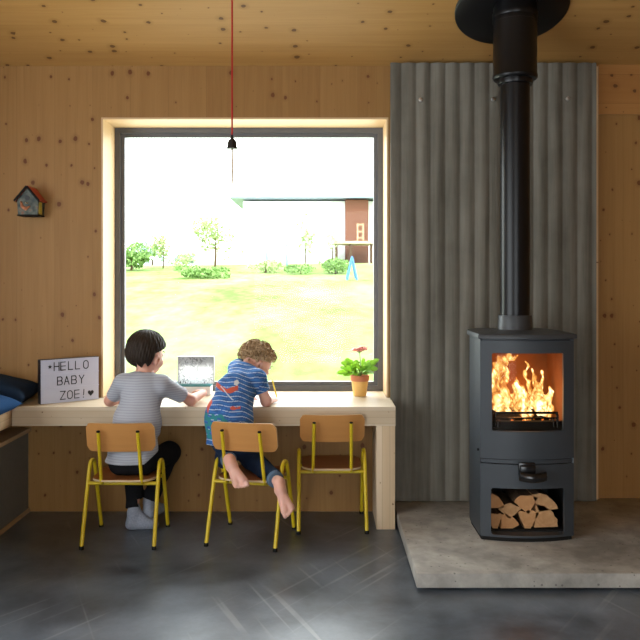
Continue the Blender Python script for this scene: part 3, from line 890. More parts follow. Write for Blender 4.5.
def letter(ch, cx, cz, h, name='letter', wide=.62):
    m = MB(); t_ = .0045
    if ch == 'star':
        m.prism([(h*(.5 if i % 2 == 0 else .21)*math.sin(i*PI/5), h*(.5 if i % 2 == 0 else .21)*math.cos(i*PI/5)) for i in range(10)], 0, .001)
    elif ch == 'heart':
        pts = []
        for i in range(28):
            a = 2*PI*i/28
            pts.append((h*.031*16*math.sin(a)**3, h*.033*(13*math.cos(a)-5*math.cos(2*a)-2*math.cos(3*a)-math.cos(4*a))))
        m.prism(pts[::-1], 0, .001)
    else:
        w = h*wide/2; H2 = h/2
        def seg(a, b):
            a = Vector(a); b = Vector(b); d = (b-a).normalized(); n = Vector((-d.y, d.x))*t_/2; e = d*t_/2
            m.prism([tuple(a-e+n*-1), tuple(b+e-n), tuple(b+e+n), tuple(a-e+n)], 0, .001)
        def arc(cx_, cy_, rx, ry, a0, a1, n=8):
            P = [(cx_+rx*math.cos(math.radians(a0+(a1-a0)*i/n)), cy_+ry*math.sin(math.radians(a0+(a1-a0)*i/n))) for i in range(n+1)]
            for p, q in zip(P, P[1:]): seg(p, q)
        if ch == 'H': seg((-w, -H2), (-w, H2)); seg((w, -H2), (w, H2)); seg((-w, 0), (w, 0))
        elif ch == 'E': seg((-w, -H2), (-w, H2)); [seg((-w, y), (w*.9, y)) for y in (-H2, 0, H2)]
        elif ch == 'L': seg((-w, H2), (-w, -H2)); seg((-w, -H2), (w*.8, -H2))
        elif ch == 'O': arc(0, H2-w, w, w, 0, 180); arc(0, -H2+w, w, w, 180, 360); seg((-w, -H2+w), (-w, H2-w)); seg((w, -H2+w), (w, H2-w))
        elif ch == 'B':
            seg((-w, -H2), (-w, H2)); seg((-w, H2), (w*.3, H2)); seg((-w, 0), (w*.3, 0)); seg((-w, -H2), (w*.3, -H2))
            arc(w*.3, H2/2, w*.6, H2/2, -90, 90); arc(w*.3, -H2/2, w*.7, H2/2, -90, 90)
        elif ch == 'A': seg((-w, -H2), (0, H2)); seg((w, -H2), (0, H2)); seg((-w*.6, -H2*.3), (w*.6, -H2*.3))
        elif ch == 'Y': seg((-w, H2), (0, 0)); seg((w, H2), (0, 0)); seg((0, 0), (0, -H2))
        elif ch == 'Z': seg((-w, H2), (w, H2)); seg((w, H2), (-w, -H2)); seg((-w, -H2), (w, -H2))
        elif ch == '!': seg((w*.15, H2), (0, -H2*.35)); seg((-w*.08, -H2*.92), (-w*.1, -H2))
    T = LB @ Matrix.Translation((cx, -.0022, cz)) @ Matrix(((1, 0, 0, 0), (0, 0, -1, 0), (0, 1, 0, 0), (0, 0, 0, 1)))
    bmesh.ops.transform(m.bm, matrix=T, verts=m.bm.verts)
    o = m.build(name, M['ink'], lb, smooth=None)
def row(items, zc):
    for ch, fx, h in items: letter(ch, fx*LW, zc*LH, h, {'star': 'star_symbol', 'heart': 'heart_symbol', '!': 'exclamation_mark'}.get(ch, 'letter'))
row([('star', .155, .024), ('H', .265, .042), ('E', .375, .042), ('L', .505, .042), ('L', .625, .042), ('O', .765, .042)], .835)
row([('B', .32, .042), ('A', .435, .042), ('B', .56, .042), ('Y', .69, .042)], .50)
row([('Z', .37, .042), ('O', .49, .042), ('E', .61, .042), ('!', .725, .042), ('heart', .85, .034)], .165)

# ------------------------------------------------------------------ small upright picture, paper, pencil
pic = thing('picture_panel', 'upright black and white patterned panel on low box with teal edge', 'picture', (-.71, 4.52, DZ1))
def scribble():
    t = NT('scribbled_print'); o = t.obj()
    n1 = t.noise(o, 26, 4, .6, 1.5); n2 = t.noise(o, 60, 3, .6, 1.)
    a = t.ramp(t.math('ABSOLUTE', t.math('SUBTRACT', n1, .5)), [(.010, 0.), (.024, 1.)])
    b = t.ramp(n2, [(.34, 0.), (.40, 1.)])
    g = t.ramp(t.noise(o, 7, 2), [(.38, 0.), (.5, 1.)])
    sp = t.node('ShaderNodeSeparateXYZ', {'Vector': o})
    top = t.ramp(t.math('ADD', sp.outputs[2], t.math('MULTIPLY', n1, .04)), [(.168, 0.), (.195, 1.)])
    f = t.math('MULTIPLY', t.math('MAXIMUM', a, t.math('MULTIPLY', g, .7)), t.math('MAXIMUM', b, g))
    f = t.math('MULTIPLY', f, t.math('SUBTRACT', 1.0, t.math('MULTIPLY', top, .55)))
    t.set(Base_Color=t.mix(f, (.03, .03, .03), (.85, .85, .86)), Roughness=.6)
    tl = t.node('ShaderNodeBsdfTranslucent'); t.l.new(t.b.inputs['Base Color'].links[0].from_socket, tl.inputs[0])
    mx = t.node('ShaderNodeMixShader', {0: .5, 1: t.b.outputs[0], 2: tl.outputs[0]}); t.l.new(mx.outputs[0], t.out.inputs[0])
    return t.m
q0, q1 = W(178.5, 357, 4.56), W(213.5, 383, 4.56)
m = MB(); m.box(q0.x, q1.x, 4.555, 4.563, q1.z-.004, q0.z, .001)
m.build('panel', scribble(), pic)
m = MB(); m.box(q0.x-.004, q0.x, 4.552, 4.566, q1.z-.004, q0.z+.003); m.box(q1.x, q1.x+.004, 4.552, 4.566, q1.z-.004, q0.z+.003); m.box(q0.x, q1.x, 4.552, 4.566, q0.z, q0.z+.004)
m.build('frame', plain('silver_edge', (.45, .45, .46), .35, .3), pic)
m = MB(); m.box(q0.x-.03, q1.x-.01, 4.50, 4.60, DZ1, q1.z-.012, .003); m.build('base', M['paper'], pic)
m = MB(); m.box(q0.x-.032, q1.x-.008, 4.498, 4.602, q1.z-.013, q1.z-.003, .002); m.build('lid', M['teal'], pic)
def sheet(x, y, w, d, rz, label):
    m = MB(); m.box(-w/2, w/2, -d/2, d/2, DZ1+.0005, DZ1+.0015, M=Matrix.Translation((x, y, 0)) @ Matrix.Rotation(rz, 4, 'Z'))
    single(m.build('sheet_of_paper', M['paper'], base=(x, y, DZ1)), label, 'paper')
sheet(-.25, 4.36, .21, .297, .12, 'white sheet of paper under the hand holding the pencil')

# ------------------------------------------------------------------ potted plant
PXc, PYc = .2235, 4.495
pt = thing('potted_plant', 'pink flower in yellow pot with terracotta rim on the desk', 'plant', (PXc, PYc, DZ1))
TP = Matrix.Translation((PXc, PYc, DZ1+.0005))
m = MB(); m.lathe([(.036, 0), (.0475, .088), (.044, .088), (.034, .004)], 32, TP); pot = m.build('pot', M['pot_yellow'], pt, smooth=50)
m = MB(); m.lathe([(.0475, .084), (.0525, .086), (.0535, .116), (.049, .116), (.046, .09)], 32, TP); m.build('pot_rim', M['terracotta'], pot, smooth=50)
m = MB(); m.lathe([(.047, .098), (.047, .106), (0, .108)], 24, TP); m.build('soil', M['soil'], pt)
rnd = random.Random(5)
def leaf(m, root, tip, w, droop=.01, lobes=True):
    root = Vector(root); tip = Vector(tip); d = tip-root; L_ = d.length; d.normalize()
    sd = d.cross(V(rnd.uniform(-.4, .4), -1.0, rnd.uniform(-.2, .9))); sd = sd.normalized() if sd.length > .1 else V(1, 0, 0)
    nrm = sd.cross(d)
    n = 8; rows = []
    for i in range(n+1):
        t = i/n
        ww = w*math.sin(PI*min(1, t*.93+.05))**.7*(1+(.22*math.sin(t*17) if lobes else 0))
        c = root+d*L_*t-V(0, 0, 1)*droop*t*t
        rows.append([m.bm.verts.new(c-sd*ww+nrm*ww*.35), m.bm.verts.new(c), m.bm.verts.new(c+sd*ww+nrm*ww*.35)])
    for A, B in zip(rows, rows[1:]):
        for k in (0, 1): m.bm.faces.new((A[k], A[k+1], B[k+1], B[k]))
ctr = V(PXc, PYc, DZ1+.11)
tips = [W(px, py, Y) for px, py, Y in ((337, 371, 4.42), (341, 360, 4.5), (346, 356, 4.46), (350, 362, 4.40), (379, 357, 4.46), (378, 366, 4.42), (374, 371, 4.40), (370, 358, 4.5), (366, 364, 4.42), (355, 358, 4.52), (344, 366, 4.40), (362, 366, 4.39), (352, 368, 4.39), (372, 362, 4.55), (347, 362, 4.58), (340, 365, 4.55), (343, 373, 4.44), (353, 372, 4.38), (368, 372, 4.38), (364, 356, 4.55), (345, 357, 4.52), (371, 361, 4.40), (376, 361, 4.44), (358, 362, 4.43))]
for i, tp in enumerate(tips):
    mid = ctr+(tp-ctr)*.42+V(0, 0, .008)
    m = MB(); m.tube(smooth_path([ctr+(tp-ctr)*.05, ctr+(tp-ctr)*.25+V(0, 0, .012), mid], 4), .0014, 6)
    st_ = m.build('leaf_stalk', M['stem'], pt, smooth=60)
    m = MB(); leaf(m, mid, tp, rnd.uniform(.012, .021), .012)
    o = m.build('leaf', M['leaf'], pt, smooth=180, recalc=False)
    sm = o.modifiers.new('thick', 'SOLIDIFY'); sm.thickness = .0008
fc = W(359.5, 350, 4.46)
m = MB(); m.tube(smooth_path([ctr, ctr+(fc-ctr)*.5+V(.004, 0, 0), fc-V(0, 0, .008)], 6), .0022, 8); m.build('flower_stem', M['stem'], pt, smooth=60)
for j, (dx, dz, rr) in enumerate(((-.022, .000, .026), (.018, .008, .030), (0, .003, .026))):
    m = MB(); c0_ = fc+V(dx, -.004*j, dz)
    for ring, (nn, el, ln_) in enumerate(((10, -.25, 1.), (10, .2, .95), (8, .65, .8), (6, 1.1, .6))):
        for i in range(nn):
            a = 2*PI*i/nn+ring*.4
            leaf(m, c0_, c0_+V(math.cos(a)*math.cos(el), math.sin(a)*math.cos(el), math.sin(el)*.75)*rr*ln_, rr*.30, .0, False)
    o = m.build('flower_head', M['petal'], pt, smooth=180, recalc=False)
m = MB(); m.ico(fc-V(0, 0, .008), .012, 2, (1.2, 1, .6)); m.build('flower_calyx', M['stem'], pt, smooth=60)

# ------------------------------------------------------------------ chairs
def rounded_rect(w, d, r, n=6, cx=0, cy=0):
    out = []
    for sx, sy, a0 in ((1, 1, 0), (-1, 1, 90), (-1, -1, 180), (1, -1, 270)):
        for i in range(n+1):
            a = math.radians(a0+90*i/n)
            out.append((cx+sx*(w/2-r)+r*math.cos(a), cy+sy*(d/2-r)+r*math.sin(a)))
    return out
def make_chair():
    root = thing('school_chair', 'x', 'chair', (0, 0, 0))
    R = .0098
    for sx in (-1, 1):
        for sy in (-1, 1):
            p = [(sx*.173, sy*.173, .012), (sx*.1715, sy*.058, .33), (sx*.171, sy*.044, .362), (sx*.171, sy*.028, .381), (sx*.171, 0, .388)]
            m = MB(); m.tube([p[0]]+smooth_path(p[1:], 5), R, 12); lg_ = m.build('leg', M['yellow'], root, smooth=60)
            m = MB(); m.lathe([(R+.001, 0), (R+.0018, .002), (R+.0012, .016), (R, .017)], 14, Matrix.Translation((sx*.1732, sy*.1745, 0))); m.build('rubber_foot', M['rubber'], lg_, smooth=50)
    for sy in (-1, 1):
        y = sy*.0725; m = MB(); m.tube([(-.171, y, .290), (.171, y, .290)], .0088, 12); m.build('cross_bar', M['yellow'], root, smooth=60)
    for sx in (-1, 1):
        m = MB()
        m.tube(smooth_path([(sx*.098, .12, .296), (sx*.098, 0, .296), (sx*.0985, -.070, .293), (sx*.0985, -.095, .298), (sx*.098, -.106, .320), (sx*.096, -.14, .45), (sx*.094, -.170, .560)], 6), .0086, 12)
        up = m.build('back_upright', M['yellow'], root, smooth=60)
        m = MB(); m.lathe([(.0088, -.001), (.0088, .004), (0, .006)], 12, Matrix.Translation((sx*.094, -.170, .560)) @ Matrix.Rotation(math.radians(15), 4, 'X')); m.build('end_cap', M['rubber'], up)
    # seat: rounded, slightly dished plywood
    m = MB(); out = []
    for x, y in rounded_rect(.310, .300, .07, 8, 0, .045):
        if y < 0: y -= .012*(1-(x/.155)**2)
        out.append((x, y))
    rings = []
    for sc_, z in ((1, 0), (1, .010), (.85, .0085), (.5, .006)):
        rings.append([m.bm.verts.new((x*sc_, .045+(y-.045)*sc_, .3055+z)) for x, y in out])
    K = len(out)
    for q, (A, B) in enumerate(zip(rings, rings[1:])):
        for i in range(K):
            f = m.bm.faces.new((A[i], A[(i+1) % K], B[(i+1) % K], B[i])); f.material_index = 1 if q == 0 else 0
    m.bm.faces.new(rings[0][::-1]); m.bm.faces.new(rings[-1])
    m.build('seat', [M['ply_seat'], M['ply_edge']], root, smooth=40)
    # backrest: bent plywood with rounded corners on the sitter's side of the uprights
    m = MB(); pr = rounded_rect(.326, .134, .024, 6)
    nx = 24
    def bend(x, z, d):
        y = -.150-.262*(z-.528)+.026*(x/.163)**2
        return V(x, y+d+.006, z)
    # grid clipped to the rounded outline
    cols = []
    for i in range(nx+1):
        x = -.166+.332*i/nx; c_ = 0; dd = .166-abs(x)
        if dd < .026: c_ = .026-math.sqrt(max(0, .026**2-(.026-dd)**2))
        cols.append((x, .527-.072+c_, .527+.071-c_))
    for d0 in (0, .0105):
        pass
    V0 = [[m.bm.verts.new(bend(x, z0+(z1-z0)*j/6, 0)) for j in range(7)] for x, z0, z1 in cols]
    V1 = [[m.bm.verts.new(bend(x, z0+(z1-z0)*j/6, .0105)) for j in range(7)] for x, z0, z1 in cols]
    for i in range(nx):
        for j in range(6):
            m.bm.faces.new((V0[i][j], V0[i+1][j], V0[i+1][j+1], V0[i][j+1])); m.bm.faces.new((V1[i][j+1], V1[i+1][j+1], V1[i+1][j], V1[i][j]))
        for j in (0, 6):
            f = m.bm.faces.new((V0[i][j], V0[i+1][j], V1[i+1][j], V1[i][j])); f.material_index = 1
    for i in (0, nx):
        for j in range(6):
            f = m.bm.faces.new((V0[i][j], V0[i][j+1], V1[i][j+1], V1[i][j])); f.material_index = 1
    m.build('backrest', [M['ply'], M['ply_edge']], root, smooth=40)
    return root
chair0 = make_chair()
def copy_tree(o, parent=None):
    c = o.copy(); C.objects.link(c); c.parent = parent
    for ch in list(o.children): copy_tree(ch, c)
    return c
for i, (x, y, rz, lab) in enumerate((
    (-.965, 3.990, 0, 'yellow framed school chair under the child in the grey shirt'),
    (-.342, 3.995, -13, 'turned yellow framed school chair under the child kneeling barefoot'),
    (.060, 4.222, 1.5, 'empty yellow framed school chair tucked under the right end of the desk'))):
    o = chair0 if i == 0 else copy_tree(chair0)
    o.location = (x, y, 0); o.rotation_euler = (0, 0, math.radians(rz)); o['label'] = lab; o['group'] = 'yellow school chairs at the desk'

# ------------------------------------------------------------------ people
def frame_from(fwd, up=V(0, 0, 1)):
    f = Vector(fwd).normalized(); r = f.cross(up).normalized(); u = r.cross(f)
    return Matrix((r, f, u)).transposed()      # columns: right, forward, up
def head_prims(c, R, s=1.0):
    P = lambda x, y, z: c+R @ (V(x, y, z)*s)
    E = lambda x, y, z, a, b, d, k=.012: ell(P(x, y, z), (a*s, b*s, d*s), R, k)
    return [E(0, -.010, .012, .074, .088, .080), E(0, .030, -.038, .050, .050, .052, .03), E(0, .050, -.070, .024, .022, .018, .02),
            E(0, .080, -.022, .010, .016, .012, .008), cap(P(0, .072, 0), P(0, .088, -.024), .006*s, .009*s, k=.008),
            E(.032, .058, -.034, .022, .020, .020, .015), E(-.032, .058, -.034, .022, .020, .020, .015),
            ell(P(.030, .082, .006), (.014*s, .010*s, .009*s), R, .006, True), ell(P(-.030, .082, .006), (.014*s, .010*s, .009*s), R, .006, True),
            cap(P(-.014, .077, -.050), P(.014, .077, -.050), .0055*s, k=.006),
            # ears
            ell(P(.079, -.006, -.022), (.013*s, .020*s, .030*s), R, .003), ell(P(-.079, -.006, -.022), (.013*s, .020*s, .030*s), R, .003),
            ell(P(.092, -.003, -.019), (.009*s, .011*s, .019*s), R, .003, True), ell(P(-.092, -.003, -.019), (.009*s, .011*s, .019*s), R, .003, True)]
def face_details(c, R, s, parent, brow):
    P = lambda x, y, z: c+R @ (V(x, y, z)*s)
    for sx in (1, -1):
        m = MB(); m.ico(P(sx*.030, .069, .006), .0105*s, 3); e = m.build('eye', M['paper'], parent, smooth=180)
        m = MB(); m.ico(P(sx*.030, .0765, .006), .0050*s, 2); m.build('iris', M['ink'], e, smooth=180)
        m = MB(); m.tube(smooth_path([P(sx*.014, .083, .020), P(sx*.030, .083, .025), P(sx*.046, .072, .020)], 4), .0022*s, 6); m.build('eyebrow', brow, parent, smooth=60)
    m = MB(); m.tube(smooth_path([P(-.016, .0775, -.049), P(0, .083, -.051), P(.016, .0775, -.049)], 4), .0026*s, 6); m.build('lips', plain('lips', (.55, .18, .15), .5), parent, smooth=60)
def hand_prims(wrist, fwd, palm_n, s, side, curl=.35, spread=.10):
    "palm + four unequal fingers + thumb; side=+1: thumb towards +right of (fwd x palm_n)"
    f = Vector(fwd).normalized(); n = Vector(palm_n); n = (n-f*n.dot(f)).normalized(); r = f.cross(n)*side
    P = lambda a, b, c: wrist+f*a*s+r*b*s+n*c*s
    out = [cap(P(.002, 0, 0), P(.020, .002, 0), .0165*s, .018*s, (1, 1, 1), .01), cap(P(.018, -.010, 0), P(.046, -.014, 0), .013*s, .0115*s, k=.008),
           cap(P(.018, .008, 0), P(.048, .012, 0), .013*s, .0115*s, k=.008), cap(P(.02, 0, 0), P(.048, 0, 0), .012*s, .0115*s, k=.008)]
    for i, (b, L_) in enumerate(((.017, .036), (.0055, .041), (-.006, .037), (-.0165, .029))):
        p = P(.048, b, 0); d = (f+r*(spread*(1.2-i*.8))).normalized(); seg = [.42, .32, .26]; ang = 0
        for j, q in enumerate(seg):
            ang += curl*(.7 if j == 0 else 1.1)
            dd = d*math.cos(ang)+n*math.sin(ang)
            p2 = p+dd*L_*q*s*1.05
            out.append(cap(p, p2, (.0068-.0007*j)*s, (.0062-.0007*j)*s, k=.0022)); p = p2
    p = P(.014, .016, .003); 
    for j, (dx, dy, dz, L_) in enumerate(((.6, .75, .15, .020), (.85, .45, .3, .017), (.95, .15, .35, .013))):
        p2 = p+(f*dx+r*dy+n*dz).normalized()*L_*s
        out.append(cap(p, p2, (.0085-.0009*j)*s, (.0078-.0009*j)*s, k=.003)); p = p2
    return out
def foot_prims(ankle, heel, ball, sole_n, s, toes=True, flip=1):
    f = (Vector(ball)-Vector(heel)); L_ = f.length; f.normalize(); n = Vector(sole_n); n = (n-f*n.dot(f)).normalized(); r = f.cross(n)*flip
    h = Vector(heel); out = [cap(ankle, h-n*.004, .024*s, .024*s, k=.015), cap(h, h+f*L_*.55-n*.006, .0235*s, .020*s, k=.012),
        cap(h+f*L_*.45+r*.006*s, h+f*L_+r*.015*s, .018*s, .0165*s, k=.01), cap(h+f*L_*.45-r*.008*s, h+f*L_*.97-r*.017*s, .017*s, .0145*s, k=.01),
        cap(ankle, h+f*L_*.6-n*.010*s, .020*s, .014*s, k=.015)]
    if toes:
        for i, (b, t, q) in enumerate(((.0205, .022, .0105), (.0080, .024, .0082), (-.0025, .022, .0076), (-.0135, .019, .0072), (-.0240, .015, .0068))):
            a = h+f*(L_*1.03-.0022*i*s)+r*b*s
            out.append(cap(a, a+f*t*s+n*.003, q*s, q*.92*s, k=.0045))
    return out
def noise_disp(F, X, Y, Z, amp, sc, seed=0.):
    return F+amp*(np.sin(X*sc+Z*sc*.6+seed)*np.sin(Z*sc*.8-X*sc*.5+seed*2+1.3)+.6*np.sin(Y*sc*1.3+Z*sc*1.1+seed))

# --- child 1: grey striped shirt, sitting, facing the window
H1 = W(147.5, 355, 4.06); fw1 = V(math.sin(math.radians(37)), math.cos(math.radians(37)), -.14)
R1 = frame_from(fw1)
sL, sR = V(-.995, 4.025, .770), V(-.790, 4.020, .762)
eL, eR = V(-1.080, 4.115, .664), W(190.5, 400, 4.14)
wR = W(203.5, 393, 4.275); wL = V(-.965, 4.245, .662)
hipR, hipL = V(-.885, 4.0, .374), V(-.985, 4.0, .374)
kR, kL = V(-.792, 4.205, .378), V(-.985, 4.225, .372)
aR, aL = W(149.5, 501, 4.20), V(-.958, 4.125, .088)
f1 = wR-eR
bodyp = head_prims(H1, R1, .98)+[
    cap(V(-.890, 4.035, .78), V(-.887, 4.045, .87), .042, .038), cap((-.945, 3.99, .41), (-.91, 3.995, .60), .085, .078, (1.15, .85, 1)), cap((-.91, 3.995, .60), (-.892, 4.02, .74), .08, .085, (1.1, .8, 1)),
    cap(sL, (-.9, 4.03, .79), .035, .03), cap(sR, (-.89, 4.03, .79), .035, .03),
    cap(sL, eL, .034, .026), cap(eL, wL, .026, .019), cap(sR, eR, .033, .026), cap(eR, wR, .028, .019),
    cap(hipL, kL, .048, .040), cap(kL, aL, .040, .024), cap(hipR, kR, .048, .040), cap(kR, aR, .040, .024)]
bodyp += hand_prims(wR, (-.66, .60, .06), (-.1, 0, -1), .95, -1, .28)
bodyp += hand_prims(wL, (.75, .5, .0), (0, 0, -1), .95, 1, .25)
hL, tL = V(-.968, 4.120, .028), V(-.885, 4.122, .026)
hR, tR = W(149, 513, 4.165), V(-.862, 4.265, .062)
bodyp += foot_prims(aL, hL, tL, (0, 0, -1), .85, True)+foot_prims(aR, hR, tR, (.1, .2, -1), .85, True)
p1 = sdf('person', bodyp, h=.004, k=.022, mat=M['skin'], base=(-.945, 4.0, 0))
tag(p1, 'person in grey striped t-shirt and black trousers seated on left chair at the desk', 'person')
face_details(H1, R1, .98, p1, M['hair_dark'])
def hair_mod1(F, X, Y, Z):
    q = R1.transposed(); c = H1
    x = q[0][0]*(X-c.x)+q[0][1]*(Y-c.y)+q[0][2]*(Z-c.z); y = q[1][0]*(X-c.x)+q[1][1]*(Y-c.y)+q[1][2]*(Z-c.z); z = q[2][0]*(X-c.x)+q[2][1]*(Y-c.y)+q[2][2]*(Z-c.z)
    a = np.arctan2(x, y+.01)
    F = F+.0016*np.sin(a*46+z*60)+.0012*np.sin(a*23-z*90+1)
    F = np.maximum(F, np.minimum(y-.055, .040-z))            # open below the fringe
    F = np.maximum(F, np.minimum(y+.030, .010-z+.45*(y+.030)))   # around the ears
    nape = -.054+.012*np.sin(a*9)
    F = np.maximum(F, nape-z)
    return F
sdf('hair', [ell(H1+R1 @ V(0, -.014, .034), (.094, .104, .096), R1), ell(H1+R1 @ V(0, -.040, .000), (.084, .074, .066), R1)], h=.003, k=.02, mod=hair_mod1, mat=M['hair_dark'], parent=p1)
# shirt
def shirt1(F, X, Y, Z):
    F = noise_disp(F, X, Y, Z, .0034, 30)
    F = F+.0035*np.exp(-((Z-.47-.25*(X+.92))/.012)**2)*(X > -.93)-.002*np.sin(Z*90+X*25)*(Z < .55)
    F = np.maximum(F, .384-Z+.02*(Y-3.98)+np.maximum(X+.86, 0)*.9)                          # hem
    for sh, el in ((sL, eL), (sR, eR)):                               # cuffs
        d = (el-sh); L_ = d.length; d.normalize()
        t = (X-sh.x)*d.x+(Y-sh.y)*d.y+(Z-sh.z)*d.z
        near = np.sqrt((X-el.x)**2+(Y-el.y)**2+(Z-el.z)**2) < .12
        F = np.where(near, np.maximum(F, t-L_*.70), F)
    nk = V(-.888, 4.036, .822)
    F = np.maximum(F, -(np.sqrt((X-nk.x)**2+(Y-nk.y)**2+((Z-nk.z)*.9)**2)-.047))
    return F
sh = [cap((-.938, 3.978, .375), (-.912, 3.985, .58), .118, .104, (1.08, .80, 1)), cap((-.912, 3.985, .58), (-.892, 4.015, .735), .106, .100, (1.02, .76, 1)),
      cap(sL+V(.02, 0, 0), (-.9, 4.03, .785), .044, .040), cap(sR+V(-.02, 0, 0), (-.88, 4.03, .785), .044, .040),
      cap(sL+V(.006, 0, 0), eL+V(-.0, 0, 0), .045, .037), cap(sR, eR+V(.0, 0, .002), .045, .041)]
shirt_o = sdf('t_shirt', sh, h=.004, k=.03, mod=shirt1, mat=M['shirt_grey'], parent=p1)
def trou1(F, X, Y, Z):
    F = noise_disp(F, X, Y, Z, .002, 40)
    F = np.maximum(F, Z-.45)
    for k_, a_, cut in ((kL, aL, .93), (kR, aR, .95)):
        d = a_-k_; L_ = d.length; d.normalize()
        t = (X-k_.x)*d.x+(Y-k_.y)*d.y+(Z-k_.z)*d.z
        near = np.sqrt((X-a_.x)**2+(Y-a_.y)**2+(Z-a_.z)**2) < .10
        F = np.where(near, np.maximum(F, t-L_*cut), F)
    F = np.maximum(F, .3165-Z-10*((Y > 4.19) | (X < -1.115) | (X > -.806) | (Z < .300)))
    return F
tr = [cap((-.992, 3.985, .378), (-.892, 3.985, .378), .060, .060, (1.0, 1.1, 1)), cap(hipL, kL, .058, .052), cap(hipR+V(.01, 0, .0), kR, .058, .055), cap(kL, aL, .050, .042), cap(kR, aR, .054, .040)]
sdf('trousers', tr, h=.0045, k=.025, mod=trou1, mat=M['trousers'], parent=p1)
for a_, h_, t_ in ((aL, hL, tL), (aR, hR, tR)):
    f_ = (t_-h_).normalized()
    P = [cap(a_+V(0, 0, .02), h_+V(0, 0, .008), .031, .031), cap(h_+V(0, 0, .004), t_+f_*.028+V(0, 0, .002), .030, .026), cap(a_, t_+V(0, 0, .008), .029, .022)]
    sdf('sock', P, h=.0035, k=.02, mat=M['sock'], parent=p1, mod=lambda F, X, Y, Z: np.maximum(noise_disp(F, X, Y, Z, .0012, 70), .001-Z))

# --- child 2: blue striped shirt with red print, kneeling on the chair and drawing
H2 = W(257.5, 361.5, 4.30); R2 = frame_from(V(.78, .34, -.60))
s2R, s2L = V(-.325, 4.125, .778), V(-.440, 4.250, .812)
e2R, e2L = V(-.278, 4.132, .660), V(-.505, 4.33, .660)
w2R, w2L = W(272.5, 399.5, 4.265), V(-.415, 4.335, .655)
h2L, h2R = V(-.470, 4.005, .470), V(-.400, 3.995, .465)
k2L, k2R = V(-.485, 4.115, .365), V(-.350, 4.105, .368)
a2L, a2R = W(229.5, 460, 3.87), W(279, 482.5, 3.83)
b2 = head_prims(H2, R2, .95)+[
    cap(V(-.395, 4.20, .815), V(-.360, 4.262, .850), .038, .035),
    cap((-.44, 4.0, .46), (-.448, 4.02, .62), .074, .070, (1.15, .78, 1)), cap((-.448, 4.02, .62), (-.415, 4.14, .75), .072, .060, (1.05, .8, .9)),
    cap(s2L, (-.40, 4.18, .785), .035, .035), cap(s2R, (-.40, 4.17, .785), .035, .035),
    cap(s2R, e2R, .031, .026), cap(e2R, w2R, .027, .018), cap(s2L, e2L, .031, .025), cap(e2L, w2L, .025, .018),
    cap(h2L, k2L, .048, .040), cap(h2R, k2R, .048, .040), cap(k2L, a2L, .040, .023), cap(k2R, a2R, .040, .023)]
hd2 = V(.12, .97, .06)
b2 += hand_prims(w2R, (.18, .95, .02), (-.55, .1, -.8), .92, 1, .85, .04)
b2 += hand_prims(w2L, (.9, -.28, -.04), (0, 0, -1), .9, -1, .2)
# feet: hanging back over the seat edge, soles to the room
f2L0, f2L1 = W(231.5, 466, 3.838), W(240, 482, 3.80)
f2R0, f2R1 = W(280, 490, 3.805), W(287.5, 509, 3.775)
b2 += foot_prims(a2L, f2L0, f2L1, (.05, -1, .25), 1.18, flip=-1)+foot_prims(a2R, f2R0, f2R1, (.1, -1, .15), 1.08)
p2 = sdf('person', b2, h=.0037, k=.02, mat=M['skin_fair'], base=(-.40, 4.0, .315))
tag(p2, 'person in blue striped shirt kneeling barefoot on the middle chair, drawing with pencil', 'person')
face_details(H2, R2, .95, p2, M['hair_blond'])
# curly hair: a close cap plus individual curls
def hair_mod2(F, X, Y, Z):
    q = R2.transposed(); c = H2
    x, y, z = [q[i][0]*(X-c.x)+q[i][1]*(Y-c.y)+q[i][2]*(Z-c.z) for i in range(3)]
    F = F+.007*np.sin(x*150)*np.sin(y*140+1)*np.sin(z*150)+.003
    F = np.maximum(F, np.minimum(y-.045, .042-z))
    F = np.maximum(F, np.minimum(y+.022, .006-z+.3*(y+.022)))
    return np.maximum(F, -.046-z)
cp = sdf('hair', [ell(H2+R2 @ V(0, -.012, .014), (.082, .093, .084), R2)], h=.003, k=.02, mod=hair_mod2, mat=M['hair_blond'], parent=p2)
m = MB(); rnd = random.Random(11)
for i in range(300):
    a = rnd.uniform(0, 2*PI); el_ = math.asin(rnd.uniform(-.55, 1)); d = V(math.cos(a)*math.cos(el_), math.sin(a)*math.cos(el_), math.sin(el_))
    if d.y > .35 and d.z < .42: continue
    if abs(d.x) > .5 and d.y > -.32 and d.z < .12: continue
    if d.z < -.45: continue
    base_ = V(0, -.012, .014)+V(d.x*.079, d.y*.090, d.z*.081)
    tdir = d.cross(V(rnd.uniform(-1, 1), rnd.uniform(-1, 1), rnd.uniform(-1, 1))).normalized(); b_ = d.cross(tdir)
    rr = rnd.uniform(.007, .013); n_ = 13; pts = []
    ph = rnd.uniform(0, 6)
    for j in range(n_):
        t = j/(n_-1); an = ph+t*2*PI*rnd.uniform(1.15, 1.25)
        p = base_+tdir*(rr*math.cos(an)+.010*t)+d*(rr*.9*math.sin(an)+.009)+b_*(.010*t-.003)
        pts.append(H2+R2 @ p)
    m.tube(pts, .002, 5, rs=[.0010+.0030*math.sin(PI*(j+.6)/n_) for j in range(n_)])
m.build('hair_curls', M['hair_blond'], p2, smooth=180)

